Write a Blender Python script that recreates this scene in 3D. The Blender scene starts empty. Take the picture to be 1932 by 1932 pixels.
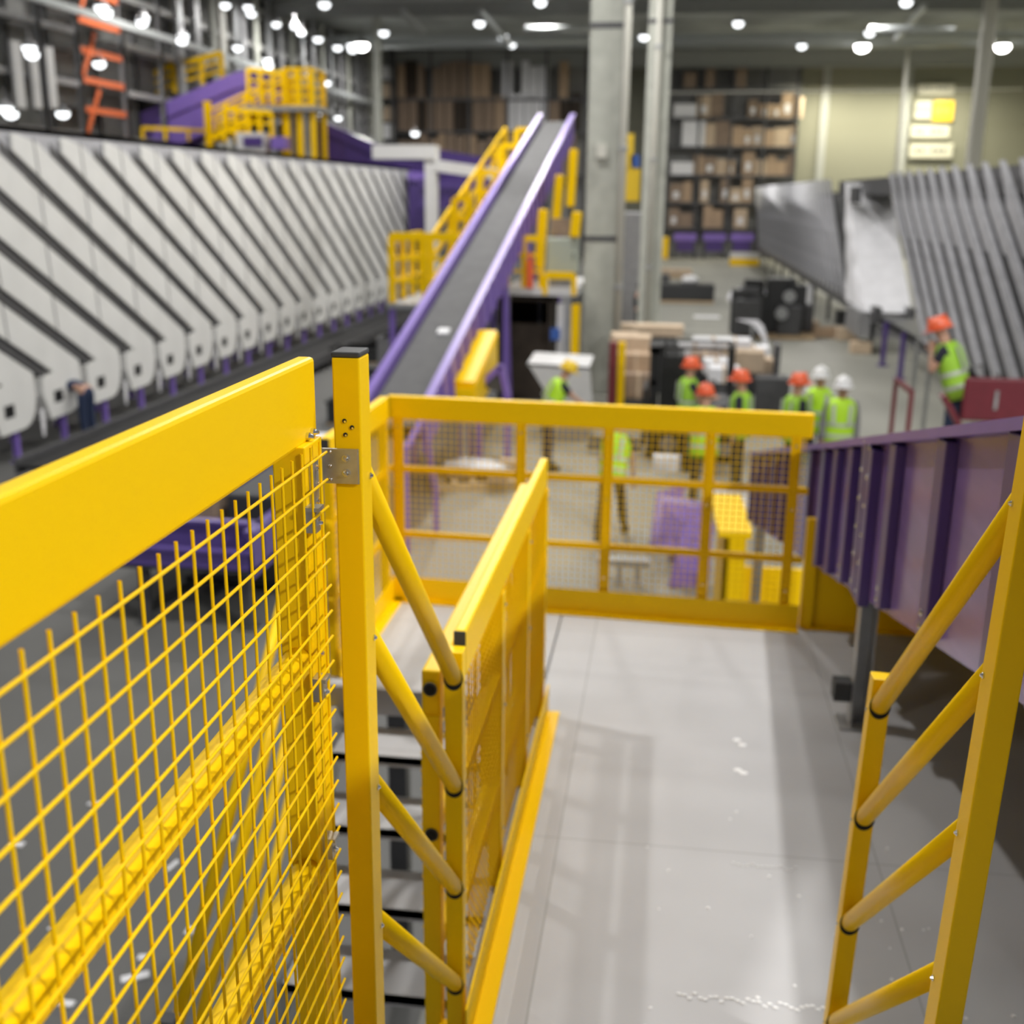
import bpy, bmesh, math, random
from mathutils import Vector, Matrix
random.seed(7)
scene = bpy.context.scene
COL = scene.collection
R = math.radians

# ------------------------------------------------------------------ camera
F, CXY = 2128.0, 966.0
CAM = Vector((0, 0, 4.5))
_d = Vector((-78, 7563, 2128)).normalized()
_y = Vector((1267 - 966, 375 - 966, 2128)); _y = (_y - _d * _y.dot(_d)).normalized()
_z = -_d
_x = _y.cross(_z)
# columns of M are the world axes in camera coordinates (right, down, forward)
def ray(px, py):
    c = Vector(((px - CXY) / F, (py - CXY) / F, 1.0))
    return Vector((_x.dot(c), _y.dot(c), _z.dot(c)))
def P(px, py, x=None, y=None, z=None):
    r = ray(px, py)
    if x is not None: t = (x - CAM.x) / r.x
    elif y is not None: t = (y - CAM.y) / r.y
    else: t = (z - CAM.z) / r.z
    return CAM + r * t
cam_d = bpy.data.cameras.new('camera')
cam = bpy.data.objects.new('camera', cam_d); COL.objects.link(cam)
scene.camera = cam
cam_d.sensor_width = 36; cam_d.sensor_fit = 'HORIZONTAL'
cam_d.lens = F / 1932 * 36
cam_d.clip_start = 0.05; cam_d.clip_end = 400
right = Vector((_x.x, _y.x, _z.x)); down = Vector((_x.y, _y.y, _z.y)); fwd = Vector((_x.z, _y.z, _z.z))
rm = Matrix((right, -down, -fwd)).transposed()
cam.matrix_world = Matrix.Translation(CAM) @ rm.to_4x4()
cam_d.dof.use_dof = True
cam_d.dof.focus_distance = 1.55
cam_d.dof.aperture_fstop = 3.7

# ------------------------------------------------------------------ materials
def mat(name, col, rough=0.5, metal=0.0, spec=0.5, noise=0.0, nscale=8.0, bump=0.0, coat=0.0, emit=0.0, stretch=None, col2=None):
    m = bpy.data.materials.new(name); m.use_nodes = True
    nt = m.node_tree; b = nt.nodes['Principled BSDF']
    b.inputs['Base Color'].default_value = (*col, 1)
    b.inputs['Roughness'].default_value = rough
    b.inputs['Metallic'].default_value = metal
    b.inputs['Specular IOR Level'].default_value = spec
    b.inputs['Coat Weight'].default_value = coat
    if emit:
        b.inputs['Emission Color'].default_value = (*col, 1); b.inputs['Emission Strength'].default_value = emit
    if noise or bump:
        tc = nt.nodes.new('ShaderNodeTexCoord'); n = nt.nodes.new('ShaderNodeTexNoise')
        n.inputs['Scale'].default_value = nscale; n.inputs['Detail'].default_value = 5
        src = tc.outputs['Object']
        if stretch:
            mp = nt.nodes.new('ShaderNodeMapping'); mp.inputs['Scale'].default_value = stretch
            nt.links.new(src, mp.inputs['Vector']); src = mp.outputs['Vector']
        nt.links.new(src, n.inputs['Vector'])
        if noise:
            rp = nt.nodes.new('ShaderNodeValToRGB')
            c2 = col2 or tuple(max(0, c * (1 - noise)) for c in col)
            c1 = col if col2 else tuple(min(1, c * (1 + noise * .5)) for c in col)
            rp.color_ramp.elements[0].color = (*c2, 1); rp.color_ramp.elements[0].position = .35
            rp.color_ramp.elements[1].color = (*c1, 1); rp.color_ramp.elements[1].position = .65
            nt.links.new(n.outputs['Fac'], rp.inputs['Fac']); nt.links.new(rp.outputs['Color'], b.inputs['Base Color'])
        if bump:
            bp = nt.nodes.new('ShaderNodeBump'); bp.inputs['Strength'].default_value = bump; bp.inputs['Distance'].default_value = .01
            nt.links.new(n.outputs['Fac'], bp.inputs['Height']); nt.links.new(bp.outputs['Normal'], b.inputs['Normal'])
    return m
M = dict(
    yellow=mat('yellow powder coat', (.99, .625, .001), .40, spec=.16),
    cap=mat('dark rubber', (.045, .047, .05), .6),
    black=mat('black', (.008, .008, .009), .55),
    zinc=mat('zinc plate', (.50, .50, .46), .38, .85, noise=.15, nscale=40),
    bolt=mat('bright bolt', (.75, .75, .75), .18, 1.0),
    hole=mat('bore', (.01, .01, .01), .9),
    purple=mat('purple paint', (.235, .15, .52), .38, noise=.06, nscale=6),
    purple_mid=mat('mid purple paint', (.12, .08, .30), .35, noise=.06),
    purple_dark=mat('deep purple paint', (.085, .05, .22), .3, noise=.1, nscale=6),
    purple_panel=mat('purple glossy panel', (.24, .155, .43), .2, spec=.6, noise=.12, nscale=3, stretch=(1, .6, 4)),
    belt=mat('grey conveyor belt', (.15, .15, .15), .85, spec=.15, noise=.08, nscale=4),
    steel=mat('grey steel', (.32, .32, .33), .42, .3, noise=.1, nscale=5),
    galv=mat('galvanised steel', (.42, .43, .44), .4, .5, noise=.15, nscale=10),
    rack=mat('grey rack steel', (.40, .40, .39), .5, .1, noise=.15, nscale=6),
    dsteel=mat('dark steel', (.09, .09, .095), .5, .2, noise=.15, nscale=6),
    chute=mat('light grey chute paint', (.78, .78, .76), .5, noise=.05, nscale=1.5),
    chute_bed=mat('dark grey chute bed', (.10, .10, .104), .5, noise=.1, nscale=2),
    chute_seam=mat('grey seam strip', (.24, .24, .25), .5),
    rib=mat('brushed steel rib', (.40, .40, .425), .5, .15, noise=.12, nscale=4),
    ribbed=mat('mid grey chute side', (.46, .46, .49), .55, .0, noise=.08, nscale=3),
    concrete_col=mat('grey green painted concrete', (.46, .47, .42), .75, noise=.12, nscale=2.5, bump=.1),
    pipe=mat('pale pipe', (.60, .59, .53), .5),
    offwhite=mat('off white sheet', (.66, .66, .66), .45, noise=.04),
    wrap=mat('white plastic wrap', (.86, .86, .9), .35, noise=.06, nscale=3, bump=.3),
    cabinet=mat('pale green grey cabinet', (.40, .44, .37), .5),
    brown=mat('dark brown sheet', (.045, .032, .022), .8, noise=.2),
    card=mat('brown cardboard', (.46, .33, .22), .8, noise=.1, nscale=6),
    card2=mat('pale cardboard', (.58, .45, .32), .8, noise=.1, nscale=6),
    card3=mat('dark cardboard', (.30, .22, .16), .8, noise=.15, nscale=6),
    label=mat('white paper', (.82, .82, .84), .6),
    wood=mat('raw wood', (.55, .40, .24), .75, noise=.15, nscale=9, stretch=(1, 8, 8)),
    orange=mat('orange beam paint', (.72, .16, .05), .5, noise=.08),
    red=mat('maroon paint', (.16, .018, .03), .45, noise=.1),
    darkred=mat('dark red post', (.20, .03, .035), .5),
    blue=mat('blue', (.05, .13, .45), .5),
    tyre=mat('tyre', (.012, .012, .012), .8),
    seat=mat('seat vinyl', (.02, .02, .022), .55),
    lamp=mat('lamp diffuser', (1, .98, .93), .4, emit=14),
    lamp_house=mat('lamp housing', (.35, .35, .36), .4, .5),
    lamp_dim=mat('lamp diffuser soft', (.95, .98, 1), .4, emit=3.2),
    truss=mat('grey roof steel', (.34, .35, .34), .55, noise=.1),
    duct=mat('bright duct', (.55, .58, .58), .35, .4),
    sign=mat('yellow sign', (.85, .58, .03), .5),
    paper=mat('cream paper sheet', (.55, .54, .45), .7),
    ink=mat('grey ink', (.12, .12, .12), .7),
    vest=mat('hi-vis yellow green', (.52, .88, .03), .6),
    vest_dim=mat('hi-vis lime', (.36, .66, .05), .65),
    refl=mat('reflective tape', (.55, .60, .52), .35),
    navy=mat('navy cloth', (.018, .021, .035), .85),
    greycloth=mat('grey cloth', (.22, .22, .23), .85),
    palecloth=mat('pale cloth', (.60, .60, .58), .85),
    trousers=mat('dark trousers', (.035, .03, .026), .85),
    jeans=mat('blue jeans', (.022, .036, .085), .85),
    boots=mat('boots', (.015, .013, .012), .6),
    skin=mat('skin', (.52, .30, .21), .55),
    eye=mat('eye', (.03, .02, .02), .3),
    h_orange=mat('orange helmet', (.85, .14, .05), .35),
    h_white=mat('white helmet', (.85, .85, .86), .35),
    h_yellow=mat('yellow helmet', (.88, .60, .02), .35),
    sole=mat('dark pile plastic', (.035, .036, .038), .5),
)
def tex_floor(name, c1, c2, rough, seam=None, scale=.25):
    m = bpy.data.materials.new(name); m.use_nodes = True
    nt = m.node_tree; b = nt.nodes['Principled BSDF']; b.inputs['Roughness'].default_value = rough; b.inputs['Specular IOR Level'].default_value = .25
    tc = nt.nodes.new('ShaderNodeTexCoord')
    n1 = nt.nodes.new('ShaderNodeTexNoise'); n1.inputs['Scale'].default_value = scale; n1.inputs['Detail'].default_value = 8
    nt.links.new(tc.outputs['Object'], n1.inputs['Vector'])
    rp = nt.nodes.new('ShaderNodeValToRGB')
    rp.color_ramp.elements[0].position = .3; rp.color_ramp.elements[0].color = (*c1, 1)
    rp.color_ramp.elements[1].position = .7; rp.color_ramp.elements[1].color = (*c2, 1)
    nt.links.new(n1.outputs['Fac'], rp.inputs['Fac'])
    last = rp.outputs['Color']
    if seam:
        br = nt.nodes.new('ShaderNodeTexBrick'); br.offset = 0
        br.inputs['Scale'].default_value = 1; br.inputs['Brick Width'].default_value = seam[0]; br.inputs['Row Height'].default_value = seam[1]
        br.inputs['Mortar Size'].default_value = seam[2]; br.inputs['Mortar Smooth'].default_value = .2
        mp = nt.nodes.new('ShaderNodeMapping'); mp.inputs['Location'].default_value = (seam[3], seam[4], 0)
        nt.links.new(tc.outputs['Object'], mp.inputs['Vector']); nt.links.new(mp.outputs['Vector'], br.inputs['Vector'])
        mx = nt.nodes.new('ShaderNodeMix'); mx.data_type = 'RGBA'
        nt.links.new(br.outputs['Fac'], mx.inputs['Factor']); nt.links.new(last, mx.inputs['A']); mx.inputs['B'].default_value = (*seam[5], 1)
        last = mx.outputs['Result']
    nt.links.new(last, b.inputs['Base Color'])
    return m
def floor_shade(m):
    # left aisle's shade painted into the floor colour, straight edge along the hall
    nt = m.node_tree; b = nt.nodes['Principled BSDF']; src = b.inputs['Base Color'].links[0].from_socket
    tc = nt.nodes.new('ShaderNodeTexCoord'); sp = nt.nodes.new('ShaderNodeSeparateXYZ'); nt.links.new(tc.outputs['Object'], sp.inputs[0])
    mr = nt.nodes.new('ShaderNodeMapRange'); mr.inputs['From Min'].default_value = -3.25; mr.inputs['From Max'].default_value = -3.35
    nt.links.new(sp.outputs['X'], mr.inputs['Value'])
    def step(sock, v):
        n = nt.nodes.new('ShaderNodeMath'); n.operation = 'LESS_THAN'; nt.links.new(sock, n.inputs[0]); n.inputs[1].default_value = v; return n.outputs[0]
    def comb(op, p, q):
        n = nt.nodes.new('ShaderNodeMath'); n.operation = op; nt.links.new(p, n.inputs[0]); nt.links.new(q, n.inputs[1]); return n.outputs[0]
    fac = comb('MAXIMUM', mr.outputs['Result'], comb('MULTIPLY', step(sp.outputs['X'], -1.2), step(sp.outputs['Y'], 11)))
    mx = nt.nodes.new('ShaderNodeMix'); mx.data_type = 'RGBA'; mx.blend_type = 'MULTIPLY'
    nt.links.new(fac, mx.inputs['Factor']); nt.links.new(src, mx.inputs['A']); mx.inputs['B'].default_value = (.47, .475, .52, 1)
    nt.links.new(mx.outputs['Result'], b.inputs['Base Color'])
M['floor'] = tex_floor('polished concrete floor', (.27, .268, .235), (.345, .34, .30), .6, (6, 6, .012, 0, 1, (.27, .27, .25)))
floor_shade(M['floor'])
M['deck'] = tex_floor('grey plate decking', (.46, .46, .47), (.54, .54, .55), .6, (1.05, 1.9, .003, .28, .62, (.36, .36, .36)), 1.3)
M['wallm'] = tex_floor('olive concrete wall panels', (.50, .49, .37), (.58, .565, .42), .8, (5.6, 2.0, .03, 0, 0, (.24, .24, .19)), .12)
M['ceilm'] = mat('dark roof deck', (.58, .60, .58), .8, noise=.25, nscale=.3)
M['darkwall'] = mat('dark side wall', (.27, .27, .26), .8, noise=.25, nscale=.4)
def dots_steel():
    m = mat('tear plate dots', (.93, .93, .93), .5, .0); return m
M['dot'] = dots_steel()

# ------------------------------------------------------------------ mesh builder
class MB:
    def __init__(s): s.bm = bmesh.new()
    def _add(s, vs, fs):
        v = [s.bm.verts.new(p) for p in vs]
        for f in fs:
            try: s.bm.faces.new([v[i] for i in f])
            except ValueError: pass
        return v
    def box(s, a, b):
        x0, y0, z0 = [min(a[i], b[i]) for i in range(3)]; x1, y1, z1 = [max(a[i], b[i]) for i in range(3)]
        s._add([(x0, y0, z0), (x1, y0, z0), (x1, y1, z0), (x0, y1, z0), (x0, y0, z1), (x1, y0, z1), (x1, y1, z1), (x0, y1, z1)],
               [(3, 2, 1, 0), (4, 5, 6, 7), (0, 1, 5, 4), (1, 2, 6, 5), (2, 3, 7, 6), (3, 0, 4, 7)])
        return s
    def bar(s, p, q, w, h, up=(0, 0, 1)):
        p, q, up = Vector(p), Vector(q), Vector(up)
        d = (q - p).normalized(); sx = d.cross(up)
        if sx.length < 1e-4: sx = d.cross(Vector((1, 0, 0)))
        sx.normalize(); u = sx.cross(d).normalized()
        a = sx * w / 2; b = u * h / 2
        vs = [p - a - b, p + a - b, p + a + b, p - a + b, q - a - b, q + a - b, q + a + b, q - a + b]
        s._add(vs, [(3, 2, 1, 0), (4, 5, 6, 7), (0, 1, 5, 4), (1, 2, 6, 5), (2, 3, 7, 6), (3, 0, 4, 7)])
        return s
    def tube(s, p, q, r, n=12, r2=None, caps=True):
        p, q = Vector(p), Vector(q); r2 = r if r2 is None else r2
        d = (q - p).normalized(); a = d.orthogonal().normalized(); b = d.cross(a)
        vs = []
        for o, rr in ((p, r), (q, r2)):
            for i in range(n):
                t = 2 * math.pi * i / n; vs.append(o + (a * math.cos(t) + b * math.sin(t)) * rr)
        fs = [(i, (i + 1) % n, n + (i + 1) % n, n + i) for i in range(n)]
        if caps: fs += [tuple(range(n))[::-1], tuple(range(n, 2 * n))]
        s._add(vs, fs); return s
    def prism(s, pts, vec):
        vec = Vector(vec); n = len(pts); pts = [Vector(p) for p in pts]
        s._add(pts + [p + vec for p in pts], [tuple(range(n))[::-1], tuple(range(n, 2 * n))] + [(i, (i + 1) % n, n + (i + 1) % n, n + i) for i in range(n)])
        return s
    def loft(s, rings, caps=True):
        n = len(rings[0]); vs = [p for r in rings for p in r]; fs = []
        for k in range(len(rings) - 1):
            for i in range(n):
                j = (i + 1) % n; fs.append((k * n + i, k * n + j, (k + 1) * n + j, (k + 1) * n + i))
        if caps: fs += [tuple(range(n))[::-1], tuple(range((len(rings) - 1) * n, len(rings) * n))]
        s._add(vs, fs); return s
    def lathe(s, prof, c=(0, 0, 0), n=16, sx=1, sy=1):
        rings = [[Vector((c[0] + r * sx * math.cos(2 * math.pi * i / n), c[1] + r * sy * math.sin(2 * math.pi * i / n), c[2] + z)) for i in range(n)] for r, z in prof]
        return s.loft(rings)
    def ball(s, c, r, n=10, sq=(1, 1, 1)):
        k = n // 2 + 1
        rings = []
        for j in range(1, k):
            t = math.pi * j / k
            rings.append([Vector((c[0] + r * sq[0] * math.sin(t) * math.cos(2 * math.pi * i / n), c[1] + r * sq[1] * math.sin(t) * math.sin(2 * math.pi * i / n), c[2] - r * sq[2] * math.cos(t))) for i in range(n)])
        return s.loft(rings)
    def build(s, name, material, parent=None, label=None, bevel=0.0, smooth=False, xf=None, kind=None):
        bm = s.bm
        if xf is not None: bm.transform(xf)
        off = Vector((0, 0, 0))
        if parent is not None and parent.name in WLOC: off = WLOC[parent.name]
        bm.transform(Matrix.Translation(-off))
        bmesh.ops.recalc_face_normals(bm, faces=bm.faces)
        me = bpy.data.meshes.new(name); bm.to_mesh(me); bm.free()
        me.materials.append(material)
        o = bpy.data.objects.new(name, me); COL.objects.link(o)
        if parent is not None: o.parent = parent
        WLOC[o.name] = off
        if smooth: me.shade_smooth()
        if bevel:
            bv = o.modifiers.new('bevel', 'BEVEL'); bv.width = bevel; bv.segments = 2; bv.limit_method = 'ANGLE'; bv.angle_limit = R(40)
        if label: o['label'] = label
        if kind: o['kind'] = kind
        return o
WLOC = {}
def thing(name, label, cat, loc, group=None):
    o = bpy.data.objects.new(name, None); COL.objects.link(o)
    o.empty_display_size = .1
    o.location = loc; WLOC[o.name] = Vector(loc)
    o['label'] = label; o['category'] = cat
    if group: o['group'] = group
    return o
def tag(o, label, cat, group=None):
    o['label'] = label; o['category'] = cat
    if group: o['group'] = group
    return o
def struct(o): o['kind'] = 'structure'; return o
def dup(root, loc, label=None, cat=None):
    r = root.copy(); COL.objects.link(r); r.location = loc; WLOC[r.name] = Vector(loc)
    if label: r['label'] = label
    for ch in list(root.children):
        c = ch.copy(); COL.objects.link(c); c.parent = r
        for g in list(ch.children):
            d = g.copy(); COL.objects.link(d); d.parent = c
    return r
ORD = 'first second third fourth fifth sixth seventh eighth ninth tenth eleventh twelfth thirteenth fourteenth fifteenth sixteenth seventeenth eighteenth nineteenth twentieth twenty-first twenty-second twenty-third twenty-fourth twenty-fifth twenty-sixth twenty-seventh twenty-eighth twenty-ninth thirtieth thirty-first thirty-second thirty-third thirty-fourth thirty-fifth thirty-sixth thirty-seventh thirty-eighth thirty-ninth fortieth'.split()

Y = M['yellow']
def bolt(parent, p, d, r=.006, h=.006, name='bolt'):
    p = Vector(p); d = Vector(d).normalized()
    b = MB(); b.tube(p, p + d * h * .4, r, 10).tube(p + d * h * .4, p + d * h, r * .75, 10, r * .4)
    return b.build(name, M['bolt'], parent, smooth=False)
# ================================================================== setting
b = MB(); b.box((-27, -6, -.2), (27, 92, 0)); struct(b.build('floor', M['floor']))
b = MB(); b.box((-27, 92, -.2), (27, 92.4, 15.2)); o = struct(b.build('wall_back', M['wallm']))
b = MB(); b.box((-27.4, -6, -.2), (-27, 92, 15.2)); struct(b.build('wall_left', M['darkwall']))
b = MB(); b.box((27, -6, -.2), (27.4, 92, 15.2)); struct(b.build('wall_right', M['wallm']))
b = MB(); b.box((-27, -6, 15), (27, 92, 15.2))
for i in range(120): b.box((-27, 30 + i * .52, 14.93), (27, 30.12 + i * .52, 15))
struct(b.build('ceiling', M['ceilm']))
# wall panel joints (steel strips) on the back wall
for k, px in enumerate((1405, 1548, 1700, 1838)):
    q = P(px, 300, y=91.9)
    b = MB(); b.box((q.x - .28, 91.75, 0), (q.x + .28, 92, 15)); struct(b.build('trim_%d' % (k + 1), M['truss']))
# roof girders across the hall
for k, (yy, zz, hh, mt) in enumerate(((40, 14.2, .7, 'truss'), (52, 14.2, .8, 'truss'), (64, 14.0, .7, 'truss'), (76, 13.8, .8, 'duct'), (88.5, 14.1, 1.2, 'truss'))):
    b = MB(); b.box((-26.5, yy - .14, zz - .06 + hh / 2), (26.5, yy + .14, zz + hh / 2)).box((-26.5, yy - .14, zz - hh / 2), (26.5, yy + .14, zz - hh / 2 + .08)).box((-26.5, yy - .03, zz - hh / 2), (26.5, yy + .03, zz + hh / 2))
    tag(b.build('roof_girder', M[mt]), '%s roof girder under the dark ceiling, %s one counted from the camera' % ('pale grey' if mt == 'duct' else 'dark grey', ORD[k]), 'girder', 'roof girders across the hall')
for k, (p, q) in enumerate((((905, 20), (962, 85)), ((1745, 10), (1690, 75)), ((760, 20), (800, 60)))):
    b = MB(); b.bar(P(*p, y=60), P(*q, y=66), .22, .22)
    tag(b.build('roof_brace', M['duct']), ['pale slanting roof brace above the tall belt conveyor', 'pale slanting roof brace at the upper right of the hall', 'slanting roof brace left of the belt conveyor top'][k], 'brace', 'slanting roof braces')
for k, (px0, px1, py, yy) in enumerate(((700, 1110, 80, 70), (1270, 1932, 74, 72), (990, 1110, 55, 60), (1640, 1800, 55, 60))):
    b = MB(); p, q = P(px0, py, y=yy), P(px1, py, y=yy); q.z = p.z
    b.tube(p, q, .16, 10)
    tag(b.build('ceiling_pipe', M['duct'], smooth=True), 'pale round ceiling pipe, ' + ['left of the big concrete column', 'running to the right edge above the lit wall', 'short length left of the big column near the top edge', 'short length high on the right near the top edge'][k], 'pipe')

# ================================================================== platform
plat = thing('platform', 'grey steel platform deck with bright plates in front of the yellow railing', 'platform', (0, 4, 0))
b = MB(); b.box((-.46, 2.32, 2.36), (3.2, 5.66, 2.4)).box((-1.42, 4.45, 2.36), (-.47, 5.66, 2.4)); b.build('deck_plate', M['deck'], plat)
b = MB()
for yy in (2.5, 4.1, 5.55): b.box((-.45, yy - .05, 2.2), (3.2, yy + .05, 2.36))
for xx in (-.45, 3.1): b.box((xx, 2.32, 2.2), (xx + .08, 5.66, 2.36))
b.box((-1.42, 4.5, 2.2), (-1.36, 5.66, 2.36))
b.build('beam', M['dsteel'], plat)
b = MB(); b.box((-1.42, 4.44, 2.28), (-.47, 4.47, 2.402)); b.build('edge_beam', M['steel'], plat)
for (x_, y_) in ((-1.35, 5.5), (-.4, 2.45), (3.0, 5.5), (3.0, 2.45), (.9, 5.5)):
    b = MB(); b.box((x_ - .05, y_ - .05, 0), (x_ + .05, y_ + .05, 2.2)).box((x_ - .1, y_ - .1, 0), (x_ + .1, y_ + .1, .015)); b.build('leg', M['dsteel'], plat)
b = MB()
rnd = random.Random(3)
for k in range(46):
    x_ = .0 + 1.4 * rnd.random(); y_ = 2.5 + 1.15 * (rnd.random() ** 1.6)
    b.ball((x_, y_, 2.401), .004 + .003 * rnd.random(), 6, (1, 1, .4))
for k in range(34):
    x_ = .12 + .47 * k / 33; b.ball((x_, 2.66 - .03 * rnd.random(), 2.4015), .007, 6, (1.3, .7, .5))
for k in range(14):
    x_ = .3 + .2 * k / 13; b.ball((x_, 3.3 + rnd.random() * .02, 2.4015), .005, 6, (1.5, .6, .4))
for (x_, y_) in ((.36, 4.2), (.38, 4.16), (.35, 3.95), (.37, 3.93)): b.ball((x_, y_, 2.401), .014, 8, (1.2, 1, .15))
b.build('tear_plate_stud', M['dot'], plat, 'small bright raised studs and scuffs', kind='stuff')

# upper landing and the short stair from it
land = thing('upper_landing', 'grey upper landing deck at the foot of the view', 'platform', (0, .6, 0))
b = MB(); b.box((-.53, -.6, 3.10), (.55, 1.42, 3.14)); b.build('deck_plate', M['deck'], land)
b = MB()
for x_ in (-.5, .5):
    for y_ in (-.5, 1.3): b.box((x_ - .04, y_ - .04, 0), (x_ + .04, y_ + .04, 3.1))
b.build('leg', M['dsteel'], land)
st = thing('short_stair', 'short grey steel stair from the upper landing down to the platform', 'stairs', (0, 1.9, 2.4))
for k in range(3):
    y0 = 1.46 + .24 * k; zt = 2.95 - .18 * k
    b = MB(); b.box((-.40, y0, zt - .03), (.43, y0 + .24, zt)); b.build('tread', M['deck'], st)
for x_ in (-.41, .44):
    b = MB(); b.bar((x_, 1.44, 2.96), (x_, 2.12, 2.46), .02, .12); b.build('stringer', M['galv'], st)

# ================================================================== railings
def mesh_panel(mb, p0, p1, z0, z1, pitch=.04, r=.002, off=(0, 0, 0), tail=0.0, n=5, hs=1):
    p0 = Vector((p0[0] + off[0], p0[1] + off[1], 0)); p1 = Vector((p1[0] + off[0], p1[1] + off[1], 0))
    L = (p1 - p0).length; d = (p1 - p0) / L; nrm = Vector((-d.y, d.x, 0))
    k = int(L / pitch)
    for i in range(k + 1):
        c = p0 + d * (i * pitch)
        mb.tube((c.x, c.y, z0), (c.x, c.y, z1), r, n, caps=False)
    m = int((z1 - z0) / pitch)
    for j in range(m + 1):
        z = z1 - .02 - j * pitch
        if z < z0: break
        a = p0 + nrm * r * 1.8 * hs; c = p1 + d * tail + nrm * r * 1.8 * hs
        mb.tube((a.x, a.y, z), (c.x, c.y, z), r, n)
def railing(name, label, p0, p1, z, posts, h=1.1, nsign=1, rails=(.715, .36), toe=True, toe_flange=True, mesh=True, pitch=.032, wr=.0021, toe_ext=0, thick=.045, top_h=.12, endcap=True, post_bottom=0.0, group=None):
    """p0->p1 along the rail; nsign picks the side of the mesh and toe flange (left of the direction = +1)"""
    p0 = Vector((*p0, z)); p1 = Vector((*p1, z)); d = (p1 - p0).normalized(); n = Vector((-d.y, d.x, 0)) * nsign; L = (p1 - p0).length
    t = thing(name, label, 'railing', (p0 + p1) / 2, group)
    zz = Vector((0, 0, 1))
    b = MB(); b.bar(p0 + zz * (h - top_h / 2), p1 + zz * (h - top_h / 2), thick, top_h); b.build('top_rail', Y, t, bevel=.006)
    for s in posts:
        c = p0 + d * s
        b = MB(); b.bar(c + zz * post_bottom, c + zz * (h - top_h), .04, .05, d); b.build('post', Y, t, bevel=.003)
        for zb in (h - .16, .62, .2): bolt(t, c + n * .021 + zz * zb, n, .007, .007)
    for rz in rails:
        b = MB(); b.bar(p0 + zz * rz, p1 + zz * rz, .03, .034); b.build('mid_rail', Y, t, bevel=.006)
    if mesh:
        b = MB(); o_ = n * (.028 if thick > .04 else .017)
        mesh_panel(b, p0 + d * .02, p1 - d * .02, z + .13, z + h - top_h + .01, pitch, wr, (o_.x, o_.y))
        b.build('mesh_panel', Y, t)
    if toe:
        b = MB(); q0 = p0 + n * .035 - d * toe_ext; q1 = p1 + n * .035
        b.bar(q0 + zz * .065, q1 + zz * .065, .006, .13)
        if toe_flange: b.bar(q0 + n * .025 + zz * .005, q1 + n * .025 + zz * .005, .05, .008)
        b.build('toe_board', Y, t)
    if endcap:
        for e, s in ((p0, -1), (p1, 1)):
            b = MB(); b.bar(e + zz * (h - top_h / 2), e + d * s * .004 + zz * (h - top_h / 2), thick * .96, top_h * .97); b.build('end_cap', M['cap'], t)
    return t
# across the far end of the platform
railing('railing', 'long yellow mesh railing across the far end of the platform', (-1.40, 5.62), (.73, 5.50), 2.4, (.05, .70, 1.145, 1.65, 2.06), nsign=-1, endcap=False)
# left side of the far landing
railing('railing', 'short yellow mesh railing on the far landing, behind the tall capped post', (-1.41, 4.53), (-1.41, 5.58), 2.4, (.04, 1.0), nsign=-1)
# rail between the platform and the descending stair
inner = railing('railing', 'yellow mesh railing with dark end cap running along the middle of the platform', (-.452, 2.47), (-.452, 4.33), 2.4, (.62, 1.25, 1.83), nsign=-1, thick=.03, pitch=.03, wr=.0018, toe_ext=.12)
t = railing('railing', 'yellow stairwell railing with open round sockets, left of the middle railing', (-.520, 2.45), (-.520, 4.3), 2.4, (.9, 1.7), h=1.0, nsign=1, thick=.046, toe=False, mesh=True, pitch=.05, wr=.0016, endcap=False, rails=(.55, .2))
b = MB(); b.box((-.542, 2.44, 2.2), (-.497, 2.485, 3.285)); b.build('end_post', Y, t, bevel=.003)
for zz in (3.357, 2.964, 2.584):
    b = MB(); b.tube((-.519, 2.4395, zz), (-.519, 2.436, zz), .0175, 20); hb = b.build('socket', M['cap'], t, 'round dark socket')
    b = MB(); b.tube((-.519, 2.436, zz), (-.519, 2.4345, zz), .013, 20); b.build('bore', M['hole'], hb)

# near left railing of the upper landing
nl = thing('railing', 'big near yellow railing with deep top rail and wire mesh, filling the left side', 'railing', (-.53, .5, 3.15))
b = MB(); b.box((-.556, -1.2, 4.136), (-.527, 1.66, 4.26)); b.build('top_rail', Y, nl, bevel=.006)
b = MB(); b.box((-.566, 1.56, 2.7), (-.516, 1.645, 4.14)); b.build('end_post', Y, nl, bevel=.002)
b = MB(); b.box((-.56, .1, 3.15), (-.52, .14, 4.136)); b.build('post', Y, nl, bevel=.003)
for zz in (3.80, 3.43):
    b = MB(); b.tube((-.540, -1.2, zz), (-.540, 1.575, zz), .0245, 20); b.build('mid_rail', Y, nl, smooth=True)
b = MB(); mesh_panel(b, (-.503, 1.592 - 66 * .0425), (-.503, 1.592), 2.9, 4.143, .0425, .0022, tail=.02, n=8, hs=-1)
b.build('mesh_panel', Y, nl, smooth=True)
for (y_, z_) in ((1.606, 4.147), (1.630, 4.149)): bolt(nl, (-.527, y_, z_), (1, 0, 0), .0065, .012)
for (y_, z_) in ((1.600, 3.80), (1.606, 3.46)): bolt(nl, (-.516, y_, z_), (1, 0, 0), .006, .006)
for (y_, z_) in ((1.556, 4.032), (1.558, 3.757), (1.575, 3.468)):
    c = MB(); c.box((-.516, y_ - .004, z_ - .02), (-.500, y_ + .018, z_ + .016)).box((-.516, y_ - .008, z_ + .014), (-.494, y_ + .018, z_ + .020)); k = c.build('mesh_clip', M['zinc'], nl, 'small zinc clip')
    bolt(k, (-.500, y_ + .007, z_ - .006), (1, 0, 0), .0055, .007)
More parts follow.
